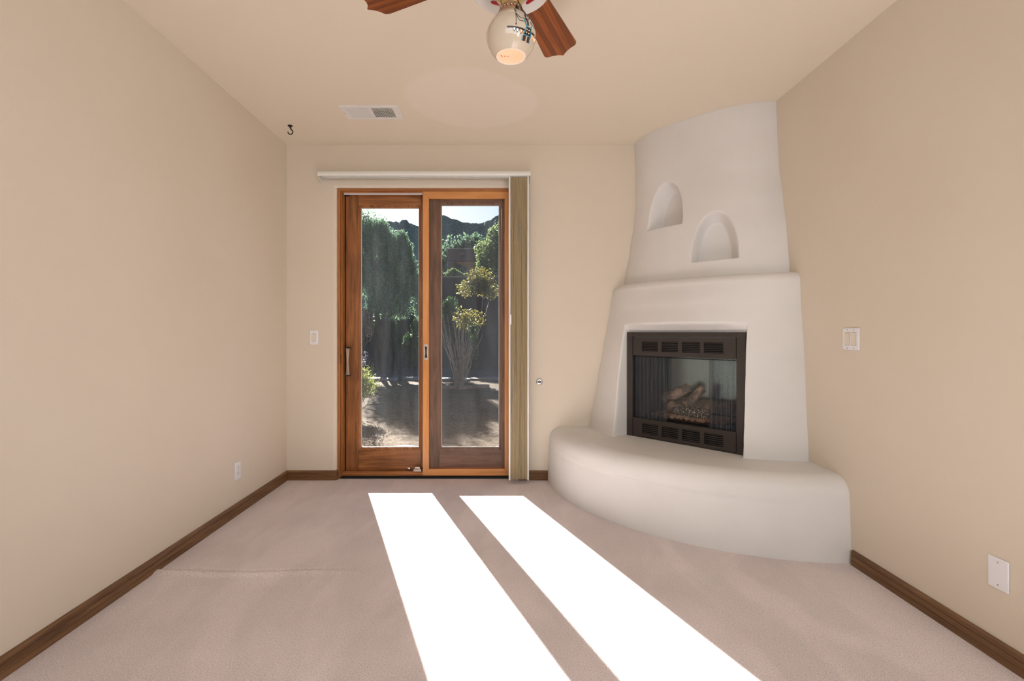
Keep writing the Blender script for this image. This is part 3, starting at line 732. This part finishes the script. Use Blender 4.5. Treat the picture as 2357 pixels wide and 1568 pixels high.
# ------------------------------------------------------------ ceiling fan
FC = Vector((.040, 1.665, 0))
fan = empty('ceiling_fan', (FC.x, FC.y, H), 'ceiling fan with laminated wood blades, white ceramic saucer and hanging shade', 'ceiling fan')
L = lambda z: z-H
MB().lathe([(.065, L(H-.001)), (.067, L(2.72)), (.05, L(2.70)), (.02, L(2.69))], n=36).build('canopy', M['brass'], fan, smooth=True, angle=50)
MB().lathe([(.013, L(2.70)), (.013, L(2.62))], n=16).build('downrod', M['brass'], fan, smooth=True)
MB().lathe([(.03, L(2.64)), (.075, L(2.635)), (.105, L(2.615)), (.115, L(2.58)), (.115, L(2.53)), (.10, L(2.50)), (.06, L(2.475)), (.03, L(2.47))], n=40).build('motor_housing', M['ceramic'], fan, smooth=True, angle=50)
sa = MB(); sa.lathe([(.03, L(2.452)), (.08, L(2.446)), (.115, L(2.430)), (.136, L(2.408)), (.139, L(2.402)), (.136, L(2.399)), (.112, L(2.420)), (.08, L(2.436)), (.03, L(2.442))], n=48)
sa = sa.build('ceramic_saucer', M['ceramic'], fan, smooth=True, angle=60)
# red strokes glazed on the underside of the saucer
def saucer_z(r):
    T = [(.03, 2.442), (.08, 2.436), (.112, 2.420), (.136, 2.399), (.14, 2.399)]
    for a, b in zip(T, T[1:]):
        if r <= b[0]: return a[1]+(b[1]-a[1])*(r-a[0])/(b[0]-a[0])
    return 2.399
def stroke(th, r0, r1, wd):
    w = MB(); n = 12
    d = Vector((math.cos(th), math.sin(th))); e = Vector((-d.y, d.x))
    for i in range(n+1):
        a = 2*i/n-1; ww = wd*math.sqrt(max(.02, 1-a**4))
        for s in (-1, 0, 1):
            p = d*(r0+s*ww)+e*r1*a; w.v.append((p.x, p.y, L(saucer_z(p.length)-.0014)))
    for i in range(n):
        for s in range(2): q = i*3+s; w.face(q, q+1, q+4, q+3)
    w.build('red_stroke', M['redglaze'], sa)
for k in range(10): stroke(R(45+36*k), .107, .027, .0055)
# blades
def blade_outline():
    pts = [(.16, -.048)]; top = []
    L_ = .624; hw = .077
    for i in range(9): a = i/8; pts.append((.16+(L_-.062-.16)*a, -.050-(hw-.050)*a))
    for i in range(1, 7): a = R(90)*i/6; pts.append((L_-.062+.024*math.sin(a), -hw+.020*(1-math.cos(a))))
    # concave run to the middle cusp
    for i in range(1, 9):
        a = i/8; y = -hw+.020+(hw-.020)*a; x = (L_-.038)+.004*math.sin(math.pi*a)+.034*a**2.4; pts.append((x, y))
    return pts + [(x, -y) for x, y in reversed(pts[:-1])]
bo = blade_outline()
for i, ang in enumerate((65.4, 156.6, 246.0, 336.0)):
    m = Matrix.Rotation(R(ang), 4, 'Z')
    w = MB(); w.poly_prism([(x, y, 0) for x, y in bo], (0, 0, 1), .007)
    b = w.build('blade', M['blade'], fan, bevel=.0015)
    b.location = (0, 0, L(2.500)); b.rotation_euler = (m @ Matrix.Rotation(R(-11), 4, 'X')).to_euler()
    w = MB(); w.poly_prism([(.09, -.014, -.012), (.15, -.012, -.006), (.175, -.036, -.002), (.235, -.030, -.002), (.215, 0, -.002), (.235, .030, -.002), (.175, .036, -.002), (.15, .012, -.006), (.09, .014, -.012)], (0, 0, 1), .004)
    w.build('blade_iron', M['brass'], b, bevel=.001)
# light kit
MB().lathe([(.035, L(2.445)), (.034, L(2.41)), (.040, L(2.402)), (.053, L(2.388)), (.054, L(2.376)), (.044, L(2.366)), (.0385, L(2.352)), (.037, L(2.335))], n=36).build('brass_fitter', M['brass'], fan, smooth=True, angle=40)
EG = [(.0365, 2.344), (.0385, 2.338), (.0480, 2.312), (.0495, 2.306)]
EGG = [(.0475, 2.309), (.0545, 2.302), (.064, 2.292), (.0745, 2.277), (.0825, 2.260), (.0865, 2.242), (.0850, 2.225), (.0795, 2.206), (.070, 2.189), (.0595, 2.1765), (.0515, 2.170)]
def egg_r(z):
    T = EGG
    for a, b in zip(T, T[1:]):
        if b[1] <= z <= a[1]: f_ = (z-a[1])/(b[1]-a[1]); return a[0]+(b[0]-a[0])*f_
    return 0
w = MB(); w.lathe([(r, L(z)) for r, z in EG], n=48, caps=False)
cb = w.build('clay_collar', M['tanglaze'], fan, smooth=True)
w = MB()   # chevron leaf marks on the collar
for k in range(22):
    a0 = 2*math.pi*k/22
    for s in (-1, 1):
        b = len(w.v)
        for (da, h) in ((0, .5), (.11, .5+.36*s), (.16, .5+.36*s), (.05, .5)):
            z = 2.312+.026*h; r = .0480-(.0095*h)+.0006; w.v.append((r*math.cos(a0+da), r*math.sin(a0+da), L(z)))
        w.face(b, b+1, b+2, b+3)
w.build('chevron_mark', M['inkbrown'], cb)
w = MB()
for k in range(22):
    a0 = 2*math.pi*(k+.45)/22; b = len(w.v)
    if -.1 < math.sin(a0+.6) : continue
    for i in range(8):
        c_, s_ = math.cos(i*math.pi/4), math.sin(i*math.pi/4); a1 = a0+.03*c_; h = .55+.09*s_; r = .0480-.0095*h+.0008; w.v.append((r*math.cos(a1), r*math.sin(a1), L(2.312+.026*h)))
    w.face(*range(b, b+8))
w.build('pierced_dot', M['glow'], cb)
n = 64; w = MB(); fine = []
for a, b in zip(EGG, EGG[1:]):
    for i in range(4): fine.append((a[0]+(b[0]-a[0])*i/4, a[1]+(b[1]-a[1])*i/4))
fine.append(EGG[-1]); w.lathe([(r, L(z)) for r, z in EGG], n=n, caps=False)
egg = w.build('lamp_shade', M['egg'], fan, smooth=True, angle=80)
w = MB(); w.lathe([(max(.01, r-.004), L(z)) for r, z in EGG], n=n, caps=False)
w.cur = 0; w.lathe([(.0475, L(2.1712)), (.0515, L(2.170))], n=n, caps=False)
w.build('shade_lining', M['eggin'], egg, smooth=True, angle=80)
MB().lathe([(0, L(2.282)), (.012, L(2.283)), (.020, L(2.294)), (.020, L(2.306)), (.012, L(2.320)), (.012, L(2.350))], n=20).build('light_bulb', M['bulb'], fan, smooth=True)
# painted figure and pierced cut-outs on the shade: positions are read off the shade, laid on its surface
FW = Vector((FC.x, FC.y, 0))
def in_lining(px, py):
    d = Vector(((px-1150)/FPX, 1, (765-py)/FPX)); Y = 1.80
    while Y > 1.62:
        p = Vector((0, 0, CAMZ))+d*Y; q = Vector((p.x-FC.x, p.y-FC.y)); r = egg_r(p.z)
        if r and q.length < r-.0052: break
        Y -= .0004
    return (p.x-FC.x, p.y-FC.y, L(p.z))
def on_egg(zx, zy, lift=.0008):
    px, py = 1050+zx/9.8, zy/9.8
    d = Vector(((px-1150)/FPX, 1, (765-py)/FPX)); Y = 1.50; last = None
    while Y < 1.80:
        p = Vector((0, 0, CAMZ))+d*Y; q = Vector((p.x-FC.x, p.y-FC.y)); r = egg_r(p.z)
        if r and q.length < r: break
        Y += .0006
    q.normalize(); r = egg_r(p.z)+lift
    return Vector((q.x*r, q.y*r, L(p.z)))
mats = [M['inkblack'], M['inkbrown'], M['inkcyan'], M['glow'], M['glowwhite']]
class Decal(MB):
    def line(s, pts, wd, mi, lift=.0008):
        s.cur = mi; P3 = []
        for (x0, y0), (x1, y1) in zip(pts, pts[1:]):
            k = max(1, int(math.hypot(x1-x0, y1-y0)/40))
            for i in range(k): P3.append((x0+(x1-x0)*i/k, y0+(y1-y0)*i/k))
        P3.append(pts[-1]); b = len(s.v)
        for i, (x, y) in enumerate(P3):
            xa, ya = P3[max(0, i-1)]; xb, yb = P3[min(len(P3)-1, i+1)]; l = math.hypot(xb-xa, yb-ya) or 1
            nx_, ny_ = -(yb-ya)/l*wd/2, (xb-xa)/l*wd/2
            s.v.append(tuple(on_egg(x+nx_, y+ny_, lift))); s.v.append(tuple(on_egg(x-nx_, y-ny_, lift)))
        for i in range(len(P3)-1): s.face(b+2*i, b+2*i+1, b+2*i+3, b+2*i+2)
    def poly(s, pts, mi, lift=.0008):
        s.cur = mi; b = len(s.v); cx_ = sum(p[0] for p in pts)/len(pts); cy_ = sum(p[1] for p in pts)/len(pts)
        ring = []
        for (x0, y0), (x1, y1) in zip(pts, pts[1:]+pts[:1]):
            k = max(1, int(math.hypot(x1-x0, y1-y0)/45))
            for i in range(k): ring.append((x0+(x1-x0)*i/k, y0+(y1-y0)*i/k))
        s.v.append(tuple(on_egg(cx_, cy_, lift)))
        for p in ring: s.v.append(tuple(on_egg(p[0], p[1], lift)))
        m = len(ring)
        for i in range(m): s.face(b, b+1+i, b+1+(i+1) % m)
d = Decal()
d.line([(1150, 605), (1250, 605), (1380, 620), (1480, 650), (1560, 690)], 38, 0)
d.line([(1690, 740), (1740, 790), (1770, 860)], 40, 0)
for (a, b_, c_, mi) in (((1275, 625), (1345, 625), (1307, 715), 4), ((1348, 640), (1415, 648), (1378, 742), 4), ((1425, 655), (1500, 675), (1452, 782), 3)):
    d.poly([a, b_, (b_[0]-8, b_[1]+50), c_, (a[0]+10, a[1]+50)], 0, .0010)
    sh_ = lambda p: (p[0]+(c_[0]-p[0])*.18, p[1]+(c_[1]-p[1])*.05)
    cxm = (a[0]+b_[0])/2
    d.poly([(a[0]+14, a[1]+6), (b_[0]-14, b_[1]+6), (b_[0]-18, b_[1]+40), (c_[0], c_[1]-26), (a[0]+18, a[1]+40)], mi, .0014)
for (x, y) in ((1706, 830), (1740, 880), (1762, 910)): d.poly([(x-16, y-30), (x+12, y-34), (x-4, y+48)], 3, .0012)
d.poly([(1590, 605), (1680, 650), (1672, 835), (1520, 770)], 0, .0010)
d.line([(1590, 600), (1685, 650), (1670, 850), (1512, 775), (1590, 600)], 22, 2, .0016)
for (x, y) in ((1590, 670), (1636, 698), (1580, 738), (1628, 765)): d.poly([(x-16, y-14), (x+14, y-16), (x+4, y+20)], 3, .0018)
d.line([(1540, 800), (1520, 930)], 62, 1); d.line([(1630, 840), (1600, 970)], 58, 1)
d.line([(1500, 800), (1480, 850), (1490, 880), (1462, 910)], 16, 2); d.line([(1660, 870), (1640, 920), (1650, 950), (1620, 990)], 16, 2)
d.line([(1530, 410), (1590, 590)], 26, 2); d.line([(1560, 410), (1615, 500), (1620, 585)], 36, 1, .0010)
d.line([(1530, 405), (1460, 410), (1400, 350), (1340, 290)], 12, 0); d.line([(1535, 485), (1425, 455), (1380, 370), (1340, 290), (1352, 400), (1352, 520)], 11, 0)
d.line([(1352, 520), (1335, 550)], 10, 0); d.line([(1352, 520), (1352, 560)], 10, 0); d.line([(1352, 520), (1370, 550)], 10, 0)
d.line([(1320, 200), (1350, 260)], 30, 0); d.line([(1318, 236), (1366, 262)], 14, 2, .0014)
d.line([(1340, 175), (1420, 200), (1500, 235), (1560, 290)], 20, 0); d.line([(1500, 250), (1560, 330), (1620, 380), (1665, 420), (1640, 450), (1590, 420)], 14, 0)
d.line([(1520, 240), (1600, 310), (1650, 360)], 26, 1); d.line([(1540, 330), (1570, 400)], 30, 0)
d.poly([(1670, 480), (1705, 520), (1712, 580), (1680, 545)], 2); d.line([(1690, 520), (1730, 600), (1770, 660)], 8, 0); d.line([(1710, 580), (1685, 635)], 8, 0)
d.build('painted_figure', mats, egg)
w = MB()
for x, y, s_ in ((1144.5, 125.3, 1.1), (1154, 127.5, 1.6), (1156, 130.5, 1.2), (1162, 129.5, 1.4), (1168, 130, 1.3), (1171.5, 129.3, 1.1)):
    b = len(w.v); w.v += [in_lining(x-s_, y), in_lining(x, y-s_*.8), in_lining(x+s_, y), in_lining(x, y+s_*.8)]; w.face(b, b+1, b+2, b+3)
w.build('lining_mark', M['redglaze'], egg)
MB().tube([(.036, -.020, L(2.42)), (.0475, -.034, L(2.38)), (.048, -.034, L(2.345))], .0009, 6).build('pull_chain', M['brass'], fan)

# ------------------------------------------------------------ outdoors
GZ = -.06
def gh(x, y): return GZ+.015*noise.noise(Vector((x*.9, y*.9, 0)))+.012*noise.noise(Vector((x*5, y*5, 3)))+.007*noise.noise(Vector((x*19, y*19, 9)))-.012*max(0, math.sin(y*9+x*1.5+2*noise.noise(Vector((x, y, 1)))))**6
me = bpy.data.meshes.new('ground'); vs = []; fs = []
gx = [-14, -11, -9]+[-7+.055*i for i in range(182)]+[5, 9, 14]; gy = [4.14+.04*i for i in range(60)]+[6.54+.075*i for i in range(90)]+[13.6, 14.2]
for y in gy:
    for x in gx: vs.append((x, y, gh(x, y)))
n = len(gx)
for j in range(len(gy)-1):
    for i in range(n-1): fs.append((j*n+i, j*n+i+1, (j+1)*n+i+1, (j+1)*n+i))
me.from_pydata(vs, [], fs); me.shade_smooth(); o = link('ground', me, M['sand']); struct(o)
w = MB(); quad(w, [(-30, 13.2, GZ+.01), (20, 13.2, GZ+.01), (20, 30, GZ+.01), (-30, 30, GZ+.01)]); quad(w, [(-400, 30, -.2), (400, 30, -.2), (400, 420, -.2), (-400, 420, -.2)])
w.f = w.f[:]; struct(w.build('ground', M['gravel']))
# loose pebbles near the sill: too many to count
w = MB(); random.seed(12)
for i in range(900):
    x = random.uniform(-2.6, 1.2); y = 5.35+random.random()**1.5*5; s = random.uniform(.003, .007)
    m = Matrix.Translation((x, y, gh(x, y)+s*.3)) @ Matrix.Rotation(random.uniform(0, 6), 4, 'Z'); w.box(-s, s, -s*.7, s*.7, -s*.5, s*.5, m)
tag(w.build('loose_pebbles', plain('pebble_tan', (118, 102, 84), .9, nz=.25, sc=9)), 'scattered small tan pebbles on the sandy yard', 'pebbles', kind='stuff')
def slab(name, cx_, cy_, rx, ry, h, mat, parent, seed, z0=None):
    random.seed(seed); k = 9; z0 = GZ-.005 if z0 is None else z0
    pts = []
    for i in range(k):
        a = 2*math.pi*i/k+random.uniform(-.2, .2); q = random.uniform(.82, 1.1); pts.append((cx_+rx*math.cos(a)*q, cy_+ry*math.sin(a)*q, z0))
    return MB().poly_prism(pts, (0, 0, 1), h).build(name, mat, parent, bevel=.008)
pa = empty('flagstone_paving', (-.4, 5.0, GZ), 'pinkish flagstones on the ground just outside the sliding door', 'paving')
for i, (x, y, rx, ry) in enumerate(((-1.02, 5.10, .28, .17), (-.60, 4.98, .22, .2), (-.30, 5.06, .26, .15), (.02, 5.12, .12, .1), (-.2, 4.72, .5, .17), (-1.2, 4.7, .42, .17), (.5, 4.75, .3, .2))):
    slab('flagstone', x, y, rx, ry, .035, M['flag'] if i % 3 else M['flaggrey'], pa, 40+i)
kids_world(pa)
ed = empty('stone_edging', (-1.5, 12, GZ), 'low edging of flat stones between the sandy yard and the gravel bed', 'edging')
for i in range(16):
    x = -5.2+.47*i+random.uniform(-.05, .05); slab('stone', x, 12.6+.15*math.sin(i*1.3), .26, .20, .06+.03*random.random(), M['flaggrey'] if i % 3 != 1 else M['flag'], ed, 60+i)
kids_world(ed)
rg = empty('tree_ring', (-.95, 11.1, GZ), 'short ring of reddish stones around the bare stemmed shrub', 'edging')
for i in range(9):
    a = R(180+20*i); slab('stone', -.95+.62*math.cos(a), 11.2+.5*math.sin(a), .13, .09, .07, M['flag'], rg, 90+i)
kids_world(rg)
# garden walls
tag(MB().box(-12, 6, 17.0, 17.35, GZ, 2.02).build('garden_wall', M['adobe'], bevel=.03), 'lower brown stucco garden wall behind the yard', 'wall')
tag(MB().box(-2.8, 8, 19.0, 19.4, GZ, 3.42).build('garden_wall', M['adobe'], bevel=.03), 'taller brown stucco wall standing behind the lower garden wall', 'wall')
MB2 = MB().box(-12.02, 6.02, 16.96, 17.39, 2.02, 2.07).build('wall_cap', M['adobe'], bpy.data.objects['garden_wall'], bevel=.01)
# neighbour's house
hs = empty('neighbor_house', (-2.5, 35, 0), 'brown adobe style house with square porch behind the garden walls', 'house')
hY = 35
def hb(name, x0, x1, y0, y1, z0, z1, mat): return MB().box(x0, x1, y0, y1, z0, z1).build(name, mat, hs, bevel=.05)
hb('porch_pillar', X(1030, hY), X(1046, hY), hY, hY+.7, 0, Z(600, hY), M['housestucco'])
hb('parapet', X(1030, hY), 4.5, hY, hY+.7, Z(600, hY), Z(572, hY), M['housestucco'])
hb('wall', X(1073, hY), 4.5, hY+1.2, hY+6, 0, Z(596, hY), M['housestucco'])
MB().poly_prism([P(1045, 603, hY+.8), P(1092, 602, hY+.8), P(1092, 620, hY+.8), P(1083, 619, hY+.8)], (0, 1, 0), .08).build('sunlit_wall_patch', M['lit_tan'], hs)  # tan panel painted as a sunlit piece of wall with a diagonal shadow edge
MB().tube([P(1061, 585, hY-.02), P(1067, 584, hY-.25)], .12, 8).build('roof_scupper', M['flag'], hs)
kids_world(hs)

def foliage(c, rad, count, size, mat, parent=None, name='foliage', blobs=14, aspect=.45, seed=1, droop=0, shell=.55):
    """leaves scattered on the outside of several overlapping lobes"""
    random.seed(seed); c = Vector(c); rad = Vector(rad); lobes = []
    for i in range(blobs):
        d_ = Vector((random.gauss(0, 1), random.gauss(0, 1), random.gauss(0, 1))).normalized()*random.random()**.5*.72
        lobes.append((Vector((d_.x*rad.x, d_.y*rad.y, d_.z*rad.z)), random.uniform(.30, .5)))
    vs = []; fs = []
    for i in range(count):
        lc, lr = random.choice(lobes)
        d_ = Vector((random.gauss(0, 1), random.gauss(0, 1), random.gauss(0, 1))).normalized()
        rr_ = lr*(shell+(1.08-shell)*random.random())
        p = c+lc+Vector((d_.x*rad.x, d_.y*rad.y, d_.z*rad.z))*rr_
        s = size*random.uniform(.6, 1.3)
        a = Vector((random.gauss(0, 1), random.gauss(0, 1), random.gauss(0, 1)+(1.2 if aspect < .3 else 0)-droop)).normalized(); b_ = a.orthogonal().normalized()
        b_ = (Matrix.Rotation(random.uniform(0, 6.3), 3, a) @ b_)
        k = len(vs); vs += [tuple(p-a*s), tuple(p+b_*s*aspect), tuple(p+a*s), tuple(p-b_*s*aspect)]; fs.append((k, k+1, k+2, k+3))
    me = bpy.data.meshes.new(name); me.from_pydata(vs, [], fs); o = link(name, me, mat, parent); o['kind'] = 'stuff'; return o
def trunk(base, tops, r0, parent, mat=None, name='trunk', wig=.1, seed=1, r1=.25):
    random.seed(seed); w = MB(); base = Vector(base)
    for tp in tops:
        tp = Vector(tp); pts = []; n = 7
        for i in range(n+1):
            a = i/n; p = base.lerp(tp, a); p += Vector((random.uniform(-wig, wig), random.uniform(-wig, wig), 0))*math.sin(math.pi*a)
            pts.append(p)
        w.tube(pts, [r0*(1-(1-r1)*i/n) for i in range(n+1)], 6)
    return w.build(name, mat or M['bark'], parent, smooth=True, angle=60)
def tree(name, label, cat, base, c, rad, count, size, mat, seed, trunk_r=.09, blobs=16, aspect=.4, droop=0, tops=5, group=None):
    e = empty(name, base, label, cat, group=group)
    random.seed(seed+100); tp = [Vector(c)+Vector((random.uniform(-.6, .6)*rad[0], random.uniform(-.5, .5)*rad[1], random.uniform(-.3, .6)*rad[2])) for _ in range(tops)]
    trunk(base, tp, trunk_r, e, seed=seed)
    foliage(c, rad, count, size, mat, e, blobs=blobs, aspect=aspect, seed=seed, droop=droop)
    kids_world(e); return e
# big evergreen filling the left pane: several columns of needles
ev = empty('evergreen_tree', (-3.85, 15, GZ), 'large dark green evergreen filling the upper part of the left pane', 'tree')
trunk((-3.75, 15, GZ), [(-4.3, 15.2, 3.5), (-3.6, 15.1, 4.6), (-3.0, 14.9, 3.8), (-4.0, 14.8, 4.2)], .13, ev, seed=3)
k = 0
for (x, y, z, rx, ry, rz, cnt) in ((-4.15, 15, 3.5, .85, .8, 1.55, 19000), (-3.5, 15.3, 3.35, .62, .7, 1.35, 13000), (-2.95, 15.1, 3.0, .50, .6, 1.30, 12000), (-2.55, 15.3, 2.5, .40, .6, 1.0, 8000), (-3.45, 14.8, 2.35, 1.0, .7, .9, 13000), (-3.8, 15.1, 4.15, .5, .5, .80, 6000), (-3.1, 15.2, 3.75, .38, .45, .75, 4500), (-5.0, 15.5, 2.2, .7, .7, 1.3, 7000), (-2.22, 15.4, 2.2, .40, .6, 1.4, 7000)):  # last lobe, hidden behind the middle frame, added to shade the ground
    k += 1; foliage((x, y, z), (rx, ry, rz), cnt, .055, M['juniper'], ev, blobs=16, aspect=.28, seed=20+k, shell=.2)
kids_world(ev)
dk = tree('leafy_tree', 'thin dark green tree below the evergreen with trunk against the wall', 'tree', (-3.72, 15.9, GZ), (-3.75, 15.9, 1.15), (.55, .4, .95), 3800, .06, M['darkleaf'], 31, .05, 12)
br = tree('leafy_tree', 'hanging green and yellow branch beside the middle frame in the left pane', 'tree', (-2.35, 14.4, GZ), (-2.60, 14.4, .95), (.42, .35, .75), 2600, .06, M['darkleaf'], 37, .04, 8, .4, .8)
gb = empty('dry_shrub', (-4.25, 13.6, GZ), 'grey twiggy shrub at the left edge of the left pane', 'shrub')
random.seed(9); trunk((-4.1, 13.6, GZ), [(-4.1+random.uniform(-.7, .7), 13.6+random.uniform(-.5, .5), random.uniform(1.2, 2.3)) for _ in range(22)], .015, gb, M['drygrey'], 'stems', .12, 5)
foliage((-4.05, 13.6, 1.45), (.6, .5, .75), 2600, .035, M['drygrey'], gb, blobs=14, aspect=.25, seed=44, shell=.1); kids_world(gb)
# flowering sage by the left pane
sg = empty('flowering_sage', (-2.12, 7.0, GZ), 'yellow green flowering sage with pale lavender spikes at lower left of the left pane', 'plant')
random.seed(2); st_ = [(-2.12+random.uniform(-.26, .30), 7+random.uniform(-.25, .25), random.uniform(.35, .85)) for _ in range(34)]
trunk((-2.12, 7, GZ), st_, .006, sg, M['sageleaf'], 'stems', .05, 8)
foliage((-2.10, 7, .52), (.33, .28, .34), 3600, .020, M['sageleaf'], sg, blobs=16, aspect=.4, seed=51, shell=.05)
w = MB()
for i in range(10):
    x = -2.05+random.uniform(-.16, .08); z0 = random.uniform(.62, .8)
    for j in range(34):
        m = Matrix.Translation((x+.02*j/34+random.gauss(0, .010), 7+random.gauss(0, .012), z0+.006*j)) @ Matrix.Rotation(random.uniform(0, 6), 4, Vector((random.random(), random.random(), random.random()+.01)).normalized())
        w.box(-.008, .008, -.005, .005, -.002, .002, m)
o = w.build('flower_spikes', M['lavender'], sg); o['kind'] = 'stuff'; kids_world(sg)
# bare-stemmed shrub with leafy crown
bs = empty('multi_stem_shrub', (-.95, 11.3, GZ), 'shrub of many bare pale stems with yellow green crown in the right pane', 'shrub')
random.seed(21); tps = []
for _ in range(46):
    a = random.uniform(-1, 1); tps.append((-.95+a*.55, 11.3+random.uniform(-.4, .4), random.uniform(1.1, 1.95)-abs(a)*.35))
w = MB()
for tp in tps:
    b0 = Vector((-.95+random.uniform(-.1, .1), 11.3+random.uniform(-.08, .08), GZ)); tp = Vector(tp); pts = []
    for i in range(9):
        a = i/8; p = b0.lerp(tp, a); p.x = b0.x+(tp.x-b0.x)*a**1.0+random.uniform(-.02, .02); pts.append(p)
    w.tube(pts, [.011-.008*i/8 for i in range(9)], 5)
w.build('stems', M['twig'], bs, smooth=True)
foliage((-.74, 11.3, 1.52), (.46, .35, .34), 800, .034, M['yellowleaf'], bs, blobs=26, aspect=.5, seed=61)
foliage((-.62, 11.2, 1.0), (.16, .25, .5), 420, .036, M['darkleaf'], bs, blobs=8, aspect=.5, seed=62)
kids_world(bs)
tree('small_tree', 'small yellow green tree with orange tinged leaves before the tall wall', 'tree', (-.70, 16.2, 0), (-.66, 16.2, 2.78), (.74, .5, .62), 4200, .038, M['yellowleaf'], 71, .035, 18, .55)
tree('green_shrub', 'dim green shrub before the wall at left of the right pane', 'shrub', (-1.6, 16.3, 0), (-1.6, 16.3, 1.5), (.6, .4, .9), 4500, .05, M['darkleaf'], 75, .03, 10)
tree('garden_tree', 'light green tree rising behind the wall at upper right of the right pane', 'tree', (-.1, 22, 0), (-.25, 22, 4.75), (.95, .9, 1.35), 9000, .075, M['limeleaf'], 81, .10, 22, .45)
tree('green_shrub', 'bright green shrub between the porch pillar and the house wall', 'shrub', (-2.75, 31, 0), (-2.75, 31, 4.75), (.85, .6, .62), 2200, .10, M['limeleaf'], 85, .05, 10)
tree('green_shrub', 'bright green shrub left of the porch pillar', 'shrub', (-3.95, 31, 0), (-3.95, 31, 4.6), (.45, .5, .55), 1300, .10, M['limeleaf'], 88, .05, 8)
tree('background_tree', 'dark tree directly behind the porch of the brown house', 'tree', (-3.5, 44, 0), (-2.6, 46, 7.5), (4.6, 2, 3.6), 14000, .22, M['juniper'], 95, .2, 30, .5)

# hills with a wooded skyline
SK = [(700, 520), (780, 512), (860, 500), (905, 505), (940, 508), (965, 516), (1000, 492), (1018, 490), (1045, 499), (1070, 507), (1100, 510), (1125, 502), (1149, 489), (1190, 470), (1260, 450), (1400, 470)]
def skyz(x, D):
    px = 1150+x/D*FPX
    if px <= SK[0][0]: py = SK[0][1]
    elif px >= SK[-1][0]: py = SK[-1][1]
    else:
        for a, b in zip(SK, SK[1:]):
            if px <= b[0]: f_ = (px-a[0])/(b[0]-a[0]); f_ = f_*f_*(3-2*f_); py = a[1]+(b[1]-a[1])*f_; break
    return CAMZ+(765-py)/FPX*D
me = bpy.data.meshes.new('wooded_hill'); vs = []; fs = []; D = 260; nxh, nyh = 420, 110; Y0 = 185
for j in range(nyh+1):
    a = j/nyh; y = Y0+(D-Y0)*a*1.15
    for i in range(nxh+1):
        x = -190+330*i/nxh
        aa = min(1, (y-Y0)/(D-Y0)); hz_ = skyz(x, D)*(aa**.92)*(1-.35*max(0, (y-D)/40))
        bumpz = (.5*noise.noise(Vector((x*.35, y*.2, 0)))+.9*abs(noise.noise(Vector((x*.7, y*.3, 5)))))*min(1, aa*2)
        bumpz += 2*noise.noise(Vector((x*.03, y*.03, 2)))*aa*(1-aa)*2
        vs.append((x, y, -.2+hz_-1.0+bumpz))
for j in range(nyh):
    for i in range(nxh): q = j*(nxh+1)+i; fs.append((q, q+1, q+nxh+2, q+nxh+1))
me.from_pydata(vs, [], fs); me.shade_smooth(); struct(link('hillside', me, M['hill']))
w = MB(); w.lathe([(0, -1), (2.2, -.7), (2.7, 1.2), (2.5, 3.0), (1.5, 4.3), (0, 4.7)], (X(932, 258), 256, Z(520, 258)-2), 14)
w.v = [tuple(Vector(v)+Vector((noise.noise(Vector(v)*.3)*.7, 0, noise.noise(Vector(v)*.3+Vector((5, 0, 0)))*.6))) for v in w.v]
tag(w.build('rock_outcrop', M['rock'], smooth=True), 'rounded rock outcrop on the skyline beside the evergreen top', 'rock')
